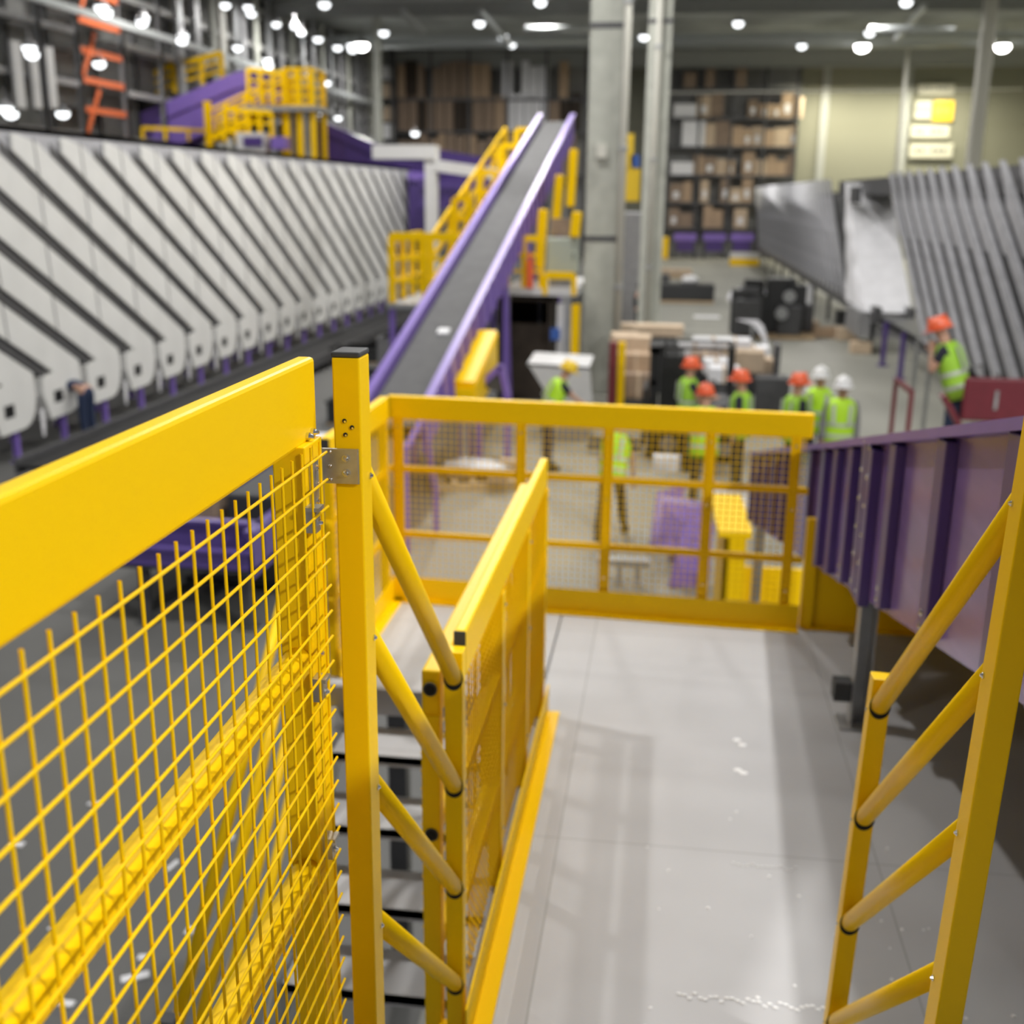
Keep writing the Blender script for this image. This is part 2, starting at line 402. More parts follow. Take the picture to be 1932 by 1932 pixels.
b = MB(); b.box((-.516, 1.574, 4.046), (-.512, 1.612, 4.112)); hp = b.build('bracket', M['zinc'], nl, 'thin zinc strap', bevel=.001)
for zz in (4.102, 4.076, 4.050): bolt(hp, (-.512, 1.598, zz), (1, 0, 0), .005, .007)

# stair handrails: tall post, short post, four sloping tubes
def handrail(label, xc, xb, s, lean=0):
    t = thing('stair_handrail', label, 'handrail', (xb, 2.0, 2.4))
    w = .022
    zt = 4.255
    b = MB(); b.box((xc - w, 1.69, 2.55), (xc + w, 1.75, zt)); tp = b.build('tall_post', Y, t, bevel=.0025)
    b = MB(); b.box((xc - w - .001, 1.689, zt), (xc + w + .001, 1.751, zt + .009)); b.build('post_cap', M['cap'], tp, 'dark plastic cap', bevel=.003)
    b = MB(); b.box((xb - w, 2.405, 2.4), (xb + w, 2.45, 3.47)); b.box((xb - .05, 2.39, 2.4), (xb + .05, 2.46, 2.406)); sp = b.build('short_post', Y, t, bevel=.0025)
    for k in range(4):
        zb = 3.405 - .2825 * k; za = zb + .665
        b = MB(); b.tube((xc, 1.745, za), (xb, 2.41, zb), .0205, 20); b.build('tube_rail', Y, t, smooth=True)
        # dark bored rim where the tube enters the short post
        b = MB()
        ring = [[], []]
        for i in range(24):
            a = 2 * math.pi * i / 24
            for j, yy in enumerate((2.4052, 2.4035)): ring[j].append(Vector((xb + .0235 * math.cos(a), yy, zb + .0 + .031 * math.sin(a))))
        b.loft(ring); b.build('socket', M['hole'], sp, 'dark bored hole')
        bolt(tp, (xc + s * w, 1.735, za - .012), (s, 0, 0), .0055, .006)
        bolt(sp, (xb + s * w, 2.43, zb - .02), (s, 0, 0), .0045, .004)
    t.rotation_euler.y = math.atan(lean)
    return t, tp
hl, tp = handrail('left yellow stair handrail with tall dark-capped post and zinc bracket', -.488, -.456, 1)
for (dx, zz) in ((-.004, 4.156), (.008, 4.146), (-.003, 4.134)):
    b = MB(); b.tube((-.488 + dx, 1.6899, zz), (-.488 + dx, 1.6885, zz), .0035, 12); o = b.build('screw_hole', M['hole'], tp)
    b = MB(); b.tube((-.488 + dx + .001, 1.6885, zz - .001), (-.488 + dx + .001, 1.688, zz - .001), .0018, 10); b.build('screw', M['bolt'], o)
b = MB(); b.box((-.530, 1.685, 4.055), (-.470, 1.6895, 4.112)).box((-.534, 1.640, 4.052), (-.529, 1.6895, 4.112)); br = b.build('bracket', M['zinc'], hl, 'zinc angle bracket', bevel=.001)
for (x_, z_) in ((-.490, 4.097), (-.490, 4.073), (-.516, 4.107), (-.516, 4.084), (-.516, 4.062)): bolt(br, (x_, 1.685, z_), (0, -1, 0), .006 if x_ > -.5 else .0035, .006 if x_ > -.5 else .002)
handrail('right yellow stair handrail with four sloping tubes at the right edge', .508, .487, -1, .028)

GG, RR_ = .24, .20
# descending stair left of the middle railing
ds = thing('descending_stair', 'grey steel stair descending towards the camera, between the tall post and the middle railing', 'stairs', (-.95, 3, 0))
for k in range(9):
    y1 = 4.45 - GG * (k + 1); zt = 2.4 - RR_ * (k + 1)
    b = MB(); b.box((-1.33, y1, zt - .03), (-.56, y1 + GG + .03, zt)).box((-1.33, y1, zt - .042), (-.56, y1 + .012, zt)); b.build('tread', M['deck'], ds)
for x_ in (-1.35, -.55):
    b = MB(); b.bar((x_, 4.42, 2.26), (x_, 4.42 - GG * 10.2, 2.26 - RR_ * 10.2), .02, .24); b.build('stringer', M['galv'], ds)
oh = thing('stair_handrail', 'yellow outer handrail of the descending stair, seen through the near mesh', 'handrail', (-1.40, 3.3, 0))
b = MB(); b.box((-1.425, 4.30, 2.2), (-1.38, 4.345, 3.45)).box((-1.425, 4.30, 2.2), (-1.38, 4.5, 2.3)); b.build('upper_post', Y, oh, bevel=.003)
b = MB(); b.box((-1.425, 2.70, .9), (-1.38, 2.745, 2.06)); lp = b.build('lower_post', Y, oh, bevel=.003)
b = MB(); b.box((-1.427, 2.698, 2.06), (-1.378, 2.747, 2.08)); b.build('post_cap', M['cap'], lp)
for k in range(4):
    b = MB(); b.tube((-1.40, 4.31, 3.36 - .27 * k), (-1.40, 2.73, 1.98 - .27 * k), .021, 14); b.build('tube_rail', Y, oh, smooth=True)

# ================================================================== purple conveyor on the right
pc = thing('inclined_conveyor', 'near purple inclined conveyor with ribbed side wall at the right edge', 'conveyor', (1.35, 4, 0))
tz = lambda y: 4.03 - .2325 * (y - 2.605)
bz = lambda y: 3.456 - .2303 * (y - 2.349)
X0, X1, YA, YB = .80, 1.75, -.3, 9.6
for (xa, nm) in ((X0, 'side_panel'), (X1, 'side_panel')):
    b = MB(); b.prism([(xa, YA, bz(YA)), (xa, YB, bz(YB)), (xa, YB, tz(YB)), (xa, YA, tz(YA))], (.012, 0, 0)); b.build(nm, M['purple_panel'], pc)
for xa in (X0, X1):
    b = MB(); b.prism([(xa - .045, YA, tz(YA) - .03), (xa - .045, YB, tz(YB) - .03), (xa - .045, YB, tz(YB)), (xa - .045, YA, tz(YA))], (.1, 0, 0)); b.build('top_flange', M['purple'], pc)
ribs = [P(px, 1000, x=X0 - .02).y for px in (1522, 1547, 1570, 1598, 1677, 1768, 1905)] + [2.2, 1.6, 1.0, .4, 7.0, 7.6, 8.2, 8.8, 9.4]
for yy in ribs:
    w = .10
    b = MB()
    b.prism([(X0 - .035, yy - w / 2, bz(yy) + .03), (X0 - .035, yy + w / 2, bz(yy) + .0), (X0 - .035, yy + w / 2, tz(yy) - .04), (X0 - .035, yy - w / 2, tz(yy) - .03)], (.036, 0, 0))
    rb = b.build('rib', M['purple_dark'], pc, bevel=.005)
    if 3 < yy < 4.8:
        for zz in (.05, .09): bolt(rb, (X0 - .035, yy, bz(yy) + zz), (-1, 0, 0), .012, .008)
yf = P(1632, 1000, x=X0 - .02).y
b = MB()
for dy in (-.055, .055): b.prism([(X0 - .04, yf + dy - .05, bz(yf)), (X0 - .04, yf + dy + .05, bz(yf)), (X0 - .04, yf + dy + .05, tz(yf) - .03), (X0 - .04, yf + dy - .05, tz(yf) - .03)], (.042, 0, 0))
fl = b.build('joint_flange', M['purple_dark'], pc, bevel=.004)
for k in range(6):
    for dy in (-.06, .06): bolt(fl, (X0 - .04, yf + dy, bz(yf) + .05 + .11 * k), (-1, 0, 0), .011, .008)
b = MB(); b.prism([(X0 + .012, YA, bz(YA) + .02), (X0 + .012, YB, bz(YB) + .02), (X0 + .012, YB, bz(YB) + .04), (X0 + .012, YA, bz(YA) + .04)], (X1 - X0 - .012, 0, 0)); b.build('bottom_pan', M['dsteel'], pc)
b = MB(); b.prism([(X0 + .012, YA, tz(YA) - .25), (X0 + .012, YB, tz(YB) - .25), (X0 + .012, YB, tz(YB) - .23), (X0 + .012, YA, tz(YA) - .23)], (X1 - X0 - .012, 0, 0)); b.build('belt', M['belt'], pc)
for (x_, y_) in ((.86, 4.42), (1.69, 4.42)):
    b = MB(); b.box((x_ - .035, y_ - .04, 2.405), (x_ - .028, y_ + .04, bz(y_) + .1)).box((x_ - .035, y_ + .033, 2.405), (x_ + .035, y_ + .04, bz(y_) + .1)).box((x_ + .028, y_ - .04, 2.405), (x_ + .035, y_ + .04, bz(y_) + .1))
    b.box((x_ - .08, y_ - .07, 2.4), (x_ + .08, y_ + .07, 2.412)); lg = b.build('leg', M['galv'], pc)
    for zz in (2.5, 2.6, 2.95): bolt(lg, (x_ - .035, y_, zz), (-1, 0, 0), .008, .006)
    b = MB(); b.box((x_ - .11, y_ - .05, 2.52), (x_ - .04, y_ + .03, 2.60)); b.build('sensor_box', M['cap'], lg)
b = MB(); b.tube((.83, 8.9, 0), (.83, 8.9, bz(8.9) + .05), .04, 10).tube((1.7, 8.9, 0), (1.7, 8.9, bz(8.9) + .05), .04, 10).box((.75, 8.8, 0), (.92, 9.0, .02)).box((1.62, 8.8, 0), (1.78, 9.0, .02)); b.build('lower_leg', M['galv'], pc)
b = MB(); b.box((1.96, -.3, 2.405), (1.98, 5.4, 3.55))  # plate added to keep right-hand lamp light off the deck under the conveyor
for yy in (0, 1.8, 3.6, 5.3): b.box((1.95, yy - .03, 2.4), (2.01, yy + .03, 3.6))
tag(b.build('light_block_plate', M['dsteel']), 'added dark steel plate blocking lamp light beyond the near purple conveyor', 'guard')
# solid yellow guard plates around the conveyor foot
b = MB(); b.box((.76, 5.52, 2.4), (2.6, 5.53, 2.95)).box((.76, 5.47, 2.4), (2.6, 5.53, 2.408)).box((.74, 5.49, 2.4), (.80, 5.55, 2.97))
tag(b.build('guard_plate', Y, None, bevel=.002), 'solid yellow kick plate under the near purple conveyor, right of the far railing', 'guard')

# ================================================================== belt conveyor up the middle
bc = thing('belt_conveyor', 'long inclined grey belt conveyor with purple sides rising towards the back racks', 'conveyor', (-3.8, 24, 0))
A = Vector((-3.83, 16.4, 1.62)); B = Vector((-3.40, 34.4, 6.62))
dv = (B - A).normalized(); sv = dv.cross(Vector((0, 0, 1))).normalized(); uv = sv.cross(dv)
A2 = A - dv * .9
hw = .47
b = MB(); b.bar(A2 - uv * .10, B - uv * .10, hw * 2 - .1, .06, uv); b.build('belt', M['belt'], bc)
b = MB(); b.bar(A2 - uv * .30, B - uv * .30, hw * 2 - .1, .03, uv); b.build('bottom_pan', M['dsteel'], bc)
for s in (-1, 1):
    b = MB(); o_ = sv * s * hw
    b.bar(A2 + o_ - uv * .22, B + o_ - uv * .22, .05, .62, uv)
    b.bar(A2 + o_ + sv * s * .0 + uv * .12, B + o_ + uv * .12, .13, .07, uv)
    sd = b.build('side_guard', M['purple'], bc)
    for k in range(28):
        c = A + dv * (.3 + k * .66) + o_ + sv * s * .045
        b = MB(); b.bar(c - uv * .52, c + uv * .06, .05, .1, dv); b.build('rib', M['purple'], sd)
for k in range(4):
    c = A + dv * (2.2 + 4.6 * k)
    for s in (-1, 1):
        q = c + sv * s * .42 - uv * .4
        b = MB(); b.bar((q.x, q.y, 0), q, .1, .1, (0, 1, 0)); b.bar((q.x, q.y + .9, 0), q, .07, .07, (0, 1, 0)); b.build('leg', M['purple'], bc)
q = A + dv * 2.45 - uv * .05 + sv * .05
b = MB(); b.bar(q, q + dv * .22, .2, .05, uv)
tag(b.build('paper_packet', M['label'], bevel=.01), 'small white packet lying on the grey belt of the conveyor', 'packet')
# ================================================================== left chute sorter
XL = -10.8; PIT = 1.582; SL = .5445
def chute_master(clip=None):
    """one inclined chute, in coordinates relative to the end-box window (y) ; clip = cut-off y (relative)"""
    t = thing('sorter_chute', '', 'chute', (XL, 0, 0))
    up = lambda y: 1.98 - SL * (y + .15)
    lo = lambda y: 1.40 - SL * (y + .15)
    ye = .62 if clip is None else clip
    prof = [(-7.0, lo(-7.0))]
    if clip is None: prof += [(-.1, lo(-.1)), (-.48, 1.31), (-.50, 1.0), (-.30, .55), (.43, .56), (.62, .62), (.76, .78), (.84, 1.02), (.82, 1.45), (.75, up(.75))]
    else: prof += [(clip, lo(clip)), (clip, up(clip))]
    prof += [(-6.2, up(-6.2)), (-6.9, 5.40), (-7.0, 5.36)]
    b = MB(); b.prism([(XL, y, z) for y, z in prof], (-.04, 0, 0)); sw = b.build('side_wall', M['chute'], t)
    b = MB(); b.prism([(XL - 1.2, y, z) for y, z in prof], (-.04, 0, 0)); b.build('far_side_wall', M['chute'], t)
    y1 = -.3 if clip is None else clip
    b = MB(); b.prism([(XL - .05, -7.3, lo(-7.3) - .005), (XL - .05, y1, lo(y1) - .005), (XL - .05, y1, lo(y1) - .2), (XL - .05, -7.3, lo(-7.3) - .2)], (-1.14, 0, 0)); b.build('bed', M['chute_bed'], t)
    ns = 4 if clip is None else max(0, int((clip + 6.2) / 1.62) + 1)
    for k in range(ns):
        y = -6.35 + 1.62 * k
        b = MB(); b.prism([(XL + .006, y + .07, lo(y + .07) + .01), (XL + .006, y + .11, lo(y + .11) + .01), (XL + .006, y + .04, up(y + .04) - .01), (XL + .006, y, up(y) - .01)], (-.02, 0, 0)); b.build('seam_strip', M['chute_seam'], sw)
    if clip is None:
        nose = [(-.48, 1.31), (-.50, 1.0), (-.30, .55), (.43, .56), (.62, .62), (.76, .78), (.84, 1.02), (.82, 1.45)]
        b = MB(); b.prism([(XL - .04, y, z) for y, z in nose], (-1.16, 0, 0)); eb = b.build('end_box', M['chute'], t)
        b = MB(); b.box((XL - .01, -.15, .82), (XL + .006, .14, 1.03)); b.build('window', M['black'], eb, 'black opening')
        b = MB(); b.box((XL - .03, -.62, .42), (XL - .02, -.50, .78)).box((XL - .03, -.60, .30), (XL - .02, -.53, .42)); b.build('paper_tag', M['label'], eb, 'white paper tag')
        for xx in (XL - .1, XL - 1.1):
            b = MB(); b.box((xx - .045, .2, 0), (xx + .045, .29, .58)).box((xx - .09, .15, 0), (xx + .09, .34, .02)); b.build('leg', M['purple'], t)
    return t
ch0 = chute_master()
k = 0
for i in range(-1, 20):
    yn = 17.31 + PIT * i
    lb = 'light grey sorter chute of the long left row, %s from the near end' % ORD[i + 1]
    if i == -1: ch0.location = (XL, yn, 0); ch0['label'] = lb
    else: dup(ch0, (XL, yn, 0), lb)
for j, i in enumerate(range(20, 24)):
    yn = 17.31 + PIT * i
    c = chute_master(48.4 - yn); c.location = (XL, yn, 0); c['label'] = 'shortened grey sorter chute at the far end of the left row, %s of these' % ORD[j]
for o in list(scene.objects):
    if o.name.startswith('sorter_chute'): o['group'] = 'chutes of the left sorter'
b = MB(); b.box((XL - 1.6, 9, 5.42), (XL - .06, 48.4, 5.52)).box((XL - .10, 9, 4.7), (XL - .06, 48.4, 5.52)).box((XL - 1.6, 9, 4.7), (XL - 1.56, 48.4, 5.5))
tag(b.build('sorter_housing', M['ribbed']), 'long grey housing along the top of the left chute row', 'housing')

# ================================================================== right chute sorter
XR = 6.0; SR = .59
def right_chute(ytop, wide, mt, label, group):
    t = thing('steel_chute', label, 'chute', (XR, ytop, 0), group)
    z0 = 5.17; z1 = 1.45; yb = ytop - (z0 - z1) / SR
    h = .37 if not wide else .60
    zk = 3.95; yk = ytop - (z0 - zk) / SR
    p = [(ytop, z0), (yk, zk), (yb, z1), (yb - .1, z1 - .2), (yb + .25, z1 - .22), (yk + .0, zk - h), (yk + .12, zk - h - .04), (ytop - .5, z0 - .80), (ytop - .2, z0 - .42), (ytop + .1, z0 - .2), (ytop + .12, z0)]
    b = MB(); b.prism([(XR, y, z) for y, z in p], (.05, 0, 0)); b.build('side_wall', M[mt], t)
    b = MB(); b.bar((XR - .03, ytop, z0 + .01), (XR - .03, yb, z1 + .01), .1, .05); b.build('edge_flange', M['rib'], t)
    b = MB(); b.prism([(XR + .2, ytop + .2, z0 - .45), (XR + .2, yb + .2, z1 - .15), (XR + .2, yb + .2, z1 - .25), (XR + .2, ytop + .2, z0 - .6)], (1.1, 0, 0)); b.build('bed', M['chute_bed'], t)
    return t
r0 = right_chute(33.67, False, 'rib', 'bare steel chute of the right-hand row, first from the far end', 'steel chutes at the right')
for i in range(1, 12):
    dup(r0, (XR, 33.67 - 1.225 * i, 0), 'bare steel chute of the right-hand row, %s from the far end' % ORD[i])
r1 = right_chute(46.6, True, 'ribbed', 'ribbed grey chute of the far right row, first from its near end', 'far ribbed chutes at the right')
for i in range(1, 33):
    dup(r1, (XR, 46.6 + 1.225 * i, 0), 'ribbed grey chute of the far right row, %s from its near end' % ORD[i])
b = MB(); b.box((XR + .02, 34.5, .95), (XR + .25, 84, 1.42)).box((XR + 1.0, 34.5, .95), (XR + 1.2, 84, 1.42))
for k in range(11): b.box((XR + .05, 35 + 4.8 * k, 0), (XR + .18, 35.13 + 4.8 * k, .95))
tag(b.build('base_girder', M['dsteel']), 'dark base beam under the far right chute row', 'beam')
b = MB(); b.box((XR + .1, 13, .95), (XR + .3, 33.9, 1.25)).box((XR + .1, 13, 1.1), (XR + 1.4, 33.9, 1.2)); tag(b.build('base_girder', M['dsteel']), 'dark base beam under the near right steel chutes', 'beam')
for k, (px, py) in enumerate(((1697, 715), (1664, 690))):
    q = P(px, py, z=0)
    b = MB(); b.box((q.x - .06, q.y - .06, 0), (q.x + .06, q.y + .06, 1.2)).box((q.x - .14, q.y - .14, 0), (q.x + .14, q.y + .14, .03))
    tag(b.build('support_leg', M['purple_dark']), 'purple support leg under the steel chutes, %s of the two' % ('nearer' if k == 0 else 'farther'), 'leg')
b = MB(); b.box((XR + .3, 12, 4.6), (XR + 1.6, 46, 5.12)); tag(b.build('sorter_housing', M['dsteel']), 'dark housing behind the tops of the right steel chutes', 'housing')
# wrapped chute block between the two rows
t = thing('wrapped_chute_block', 'chute block under loose white plastic wrap between the right chute rows', 'chute', (XR, 37.5, 0))
rings = []
rr = random.Random(5)
for k in range(9):
    f = k / 8; y0 = 40.6 - 4.0 * (1 - f) * .85 - .3; y1 = y0 - 2.2 - .7 * f + .0
    z = 1.25 + 3.75 * f
    w0 = .0
    y0 = 34.9 + 5.9 * f; y1 = 39.2 + 2.2 * f
    rings.append([Vector((XR - .12 - .06 * rr.random() + (.05 if j % 2 else 0), y0 + (y1 - y0) * j / 9, z)) for j in range(10)] + [Vector((XR + 1.2, y1, z)), Vector((XR + 1.2, y0, z))])
b = MB(); b.loft(rings); b.build('plastic_wrap', M['wrap'], t)
b = MB(); b.box((XR - .2, 38.2, 4.35), (XR - .06, 39.7, 4.85)); b.build('dark_gap', M['dsteel'], t)
b = MB(); b.box((XR - .3, 35.0, .5), (XR + 1.0, 37.6, 1.25)); b.build('chute_foot', M['steel'], t)

# ================================================================== purple crossing conveyor above the left sorter
def wall_conv(name, label, pts, yy, h, depth, top_h, mt, ribs=0, catn='conveyor', panel_m='purple'):
    """pts: upper edge points (x, z) of the visible wall"""
    t = thing(name, label, catn, (pts[0][0], yy, 0))
    lo = [(x, z - h) for x, z in pts]
    b = MB(); b.prism([(x, yy, z) for x, z in pts] + [(x, yy, z) for x, z in lo[::-1]], (0, .05, 0)); b.build('side_wall', M[panel_m], t)
    b = MB(); b.prism([(x, yy + depth, z) for x, z in pts] + [(x, yy + depth, z) for x, z in lo[::-1]], (0, .05, 0)); b.build('far_side_wall', M[panel_m], t)
    b = MB()
    for (p, q) in zip(pts[:-1], pts[1:]):
        b.prism([(p[0], yy - .12, p[1] - top_h), (q[0], yy - .12, q[1] - top_h), (q[0], yy - .12, q[1]), (p[0], yy - .12, p[1])], (0, .12, 0))
        b.prism([(p[0], yy, p[1]), (q[0], yy, q[1]), (q[0], yy, q[1] + .05), (p[0], yy, p[1] + .05)], (0, depth, 0))
    b.build('top_cover', M[mt], t)
    for (x, z) in (pts[0], pts[-1]):
        b = MB(); b.box((x - .1 + (.15 if (x, z) == pts[0] else -.15), yy + depth * .5, 0), (x + .1 + (.15 if (x, z) == pts[0] else -.15), yy + depth * .5 + .2, z - h * .5)); b.build('leg', M['dsteel'], t)
    for k in range(ribs):
        f = (k + .5) / ribs; n = len(pts) - 1; s = min(int(f * n), n - 1); g = f * n - s
        x = pts[s][0] + (pts[s + 1][0] - pts[s][0]) * g; z = pts[s][1] + (pts[s + 1][1] - pts[s][1]) * g
        b = MB(); b.box((x - .05, yy - .06, z - h), (x + .05, yy, z - top_h)); b.build('rib', M[panel_m], t)
    return t
q = lambda px, py, yy: (P(px, py, y=yy).x, P(px, py, y=yy).z)
wall_conv('inclined_conveyor', 'covered purple conveyor climbing over the left chute row, at the upper left', [q(190, 247, 49.5), q(440, 140, 49.5), q(470, 133, 49.5)], 49.5, 1.9, 1.6, .62, 'purple', 10)
wall_conv('level_conveyor', 'short level purple conveyor at the top of the crossing, behind the yellow tower', [q(470, 133, 49.6), q(545, 152, 49.6)], 49.6, 1.5, 1.6, .4, 'purple_dark')
wall_conv('inclined_conveyor', 'dark purple conveyor sloping down from the yellow tower towards the middle', [q(588, 222, 49.5), q(700, 272, 49.5), q(830, 285, 49.5), q(950, 305, 49.5)], 49.5, 1.6, 1.6, .4, 'purple_dark', 8, panel_m='purple_dark')
wall_conv('level_conveyor', 'purple conveyor box under the white duct, left of the belt conveyor', [q(790, 340, 44), q(930, 345, 44)], 44, 1.0, 1.4, .3, 'purple_dark', 4, panel_m='purple_dark')
wall_conv('level_conveyor', 'lower purple conveyor seen between the chute row and the white post', [q(770, 325, 46.5), q(822, 330, 46.5)], 46.5, 2.6, 1.2, .3, 'purple', 0, panel_m='purple_dark')

# white duct portal
t = thing('duct_portal', 'white duct on a pale post, right of the chute row end', 'duct', (-8, 36, 0))
p, r = P(702, 273, y=36), P(820, 300, y=36)
b = MB(); b.box((p.x, 36, r.z), (r.x, 36.8, p.z)); b.build('duct', M['offwhite'], t)
p2, r2 = P(822, 312, y=36.2), P(945, 330, y=36.2)
b = MB(); b.bar((p2.x, 36.3, p2.z), (r2.x, 36.3, r2.z), .5, .34); b.build('arm', M['offwhite'], t)
b = MB(); b.box((r.x - .34, 36.1, 0), (r.x + .02, 36.5, r.z)); b.build('post', M['offwhite'], t)

# ================================================================== yellow stairs, railings, tower near the crossing
def frame_rail(name, label, pts, h=1.1, n=None, r=.05, parent_cat='railing', group=None, mids=2):
    t = thing(name, label, parent_cat, pts[0], group)
    pts = [Vector(p) for p in pts]
    for a, c in zip(pts[:-1], pts[1:]):
        b = MB(); b.bar(a + Vector((0, 0, h)), c + Vector((0, 0, h)), r * 1.4, r * 2.2); b.build('top_rail', Y, t)
        for m in range(mids):
            f = (m + 1) / (mids + 1)
            b = MB(); b.bar(a + Vector((0, 0, h * f)), c + Vector((0, 0, h * f)), r, r * 1.1); b.build('mid_rail', Y, t)
        k = n or max(1, int((c - a).length / 1.0))
        for i in range(k + 1):
            o_ = a.lerp(c, i / k)
            b = MB(); b.box((o_.x - r * .8, o_.y - r * .8, o_.z), (o_.x + r * .8, o_.y + r * .8, o_.z + h)); b.build('post', Y, t)
    return t
PX = lambda px, py, yy: P(px, py, y=yy)
# behind the climbing conveyor
for k, (a, c, h, lb) in enumerate((((205, 240), (240, 205), 1.0, 'low yellow guard frame behind the foot of the climbing purple conveyor'),
                                   ((240, 205), (290, 195), 1.5, 'yellow guard frame behind the climbing conveyor, left of its middle'),
                                   ((290, 195), (330, 175), 1.2, 'yellow guard frame behind the middle of the climbing conveyor'),
                                   ((345, 170), (420, 150), 1.1, 'yellow guard frame near the top of the climbing conveyor'))):
    frame_rail('guard_fence', lb, [PX(*a, 51.5), PX(*c, 51.5)], h, 2, .1, 'railing', 'guard frames behind the climbing conveyor')
# stair in front of the crossing
t = thing('yellow_stair', 'yellow stair with railings climbing to the tower at the upper left', 'stairs', PX(400, 262, 48))
a = PX(395, 262, 48); c = PX(535, 196, 48)
for yy in (48, 49):
    b = MB(); b.bar((a.x, yy, a.z), (c.x, yy, c.z), .06, .28); b.build('stringer', Y, t)
    for hh in (1.1, .7, .35):
        b = MB(); b.bar((a.x, yy, a.z + hh), (c.x, yy, c.z + hh), .06, .1 if hh > 1 else .06); b.build('handrail', Y, t)
    for i in range(5):
        f = i / 4; b = MB(); b.box((a.x + (c.x - a.x) * f - .07, yy - .05, a.z + (c.z - a.z) * f - .1), (a.x + (c.x - a.x) * f + .07, yy + .05, a.z + (c.z - a.z) * f + 1.1)); b.build('post', Y, t)
for i in range(9):
    f = (i + .5) / 9; x_ = a.x + (c.x - a.x) * f; z_ = a.z + (c.z - a.z) * f
    b = MB(); b.box((x_ - .15, 48.05, z_ - .03), (x_ + .15, 48.95, z_)); b.build('tread', M['galv'], t)
b = MB(); b.box((a.x - .14, 47.9, 0), (a.x + .14, 48.1, a.z + 1.5)).box((c.x - .1, 47.9, 0), (c.x + .1, 48.1, c.z)); b.build('support', Y, t)
# tower cage
t = thing('yellow_tower', 'tall yellow mesh cage tower where the purple crossing turns down', 'tower', PX(565, 260, 47.5))
a = PX(540, 198, 47.5); c = PX(588, 130, 47.5); w_ = c.x - a.x
for x_ in (a.x, a.x + w_ * .5, c.x):
    for yy in (47.5, 49.0):
        b = MB(); b.box((x_ - .09, yy - .09, 0), (x_ + .09, yy + .09, c.z)); b.build('post', Y, t)
for z_ in (a.z, a.z + (c.z - a.z) * .25, a.z + (c.z - a.z) * .5, a.z + (c.z - a.z) * .75, c.z):
    b = MB(); b.box((a.x, 47.45, z_ - .06), (c.x, 47.55, z_ + .06)).box((a.x - .05, 47.5, z_ - .06), (a.x + .05, 49, z_ + .06)).box((c.x - .05, 47.5, z_ - .06), (c.x + .05, 49, z_ + .06)); b.build('cross_rail', Y, t)
b = MB()
for k in range(5): b.box((a.x + w_ * k / 5 + .12, 47.49, a.z), (a.x + w_ * k / 5 + .16, 47.51, c.z))
b.build('mesh_panel', Y, t)
b = MB(); b.box((a.x - 1.8, 47.2, a.z - .25), (c.x + .3, 49.2, a.z - .05)); b.build('deck', M['galv'], t)
frame_rail('railing', 'low yellow railing at the foot of the climbing purple conveyor', [PX(270, 262, 48.2), PX(400, 268, 48.2)], .45, 3, .07, mids=0)
frame_rail('railing', 'yellow railing on the deck left of the mesh tower', [PX(470, 190, 47.4), PX(540, 197, 47.4)], 1.2, 3, .08)
frame_rail('railing', 'yellow railing under the tower deck above the chute row', [PX(425, 268, 47.2), PX(515, 276, 47.2)], 1.3, 4, .08)
t = thing('pale_cabinet', 'pale box with dark opening under the yellow tower', 'cabinet', PX(470, 285, 47))
p, r = PX(445, 250, 46.6), PX(500, 288, 46.6)
b = MB(); b.box((p.x + .3, 46.8, 0), (r.x - .3, 47.0, r.z - 1)); b.build('stand', M['galv'], t)
b = MB(); b.box((p.x, 46.6, r.z - 1), (r.x, 47.2, p.z)); b.build('body', M['offwhite'], t)
p, r = PX(458, 258, 46.5), PX(494, 276, 46.5)
b = MB(); b.box((p.x, 46.55, r.z), (r.x, 46.6, p.z)); b.build('opening', M['purple_dark'], t)
p, r = PX(510, 258, 46.5), PX(538, 282, 46.5)
t = thing('drive_box', 'small purple drive box right of the pale box under the tower', 'box', (p.x, 46.8, 0))
b = MB(); b.box((p.x, 46.5, r.z), (r.x, 47.2, p.z)); b.build('body', M['purple'], t, bevel=.02)
b = MB(); b.box((p.x + .3, 46.8, 0), (r.x - .3, 47.0, r.z)); b.build('stand', M['galv'], t)
t = thing('portal_support', 'pale grey support frame right of the yellow tower', 'frame', PX(555, 250, 48))
p, r = PX(545, 200, 48), PX(590, 282, 48)
b = MB(); b.box((p.x, 48, p.z - .25), (r.x, 48.5, p.z)); b.build('beam', M['offwhite'], t)
for x_ in (p.x + .1, r.x - .1):
    b = MB(); b.box((x_ - .1, 48, 0), (x_ + .1, 48.2, p.z - .25)); b.build('leg', M['galv'], t)

# ================================================================== stairs left of the belt conveyor
XS = -5.2
frame_rail('railing', 'big yellow railing box at the foot of the stair, left of the belt conveyor', [(XS - .5, 23.4, 2.3), (XS + .9, 23.4, 2.3), ], 1.35, 2, .075)
frame_rail('railing', 'yellow side railing running away from the stair foot left of the belt conveyor', [(XS - .5, 23.5, 2.3), (XS - .5, 26.3, 2.3)], 1.3, 3, .07)
t = thing('service_platform', 'grey service deck left of the belt conveyor', 'platform', (XS, 25, 0))
b = MB(); b.box((XS - .6, 23.3, 2.18), (XS + 1.0, 28.5, 2.28)); b.build('deck', M['galv'], t)
for (x_, y_) in ((XS - .5, 23.4), (XS + .9, 23.4), (XS - .5, 28.3), (XS + .9, 28.3)):
    b = MB(); b.box((x_ - .06, y_ - .06, 0), (x_ + .06, y_ + .06, 2.18)); b.build('leg', M['purple'], t)
t = thing('yellow_stair', 'yellow stair rising beside the left side of the belt conveyor', 'stairs', (XS, 30, 0))
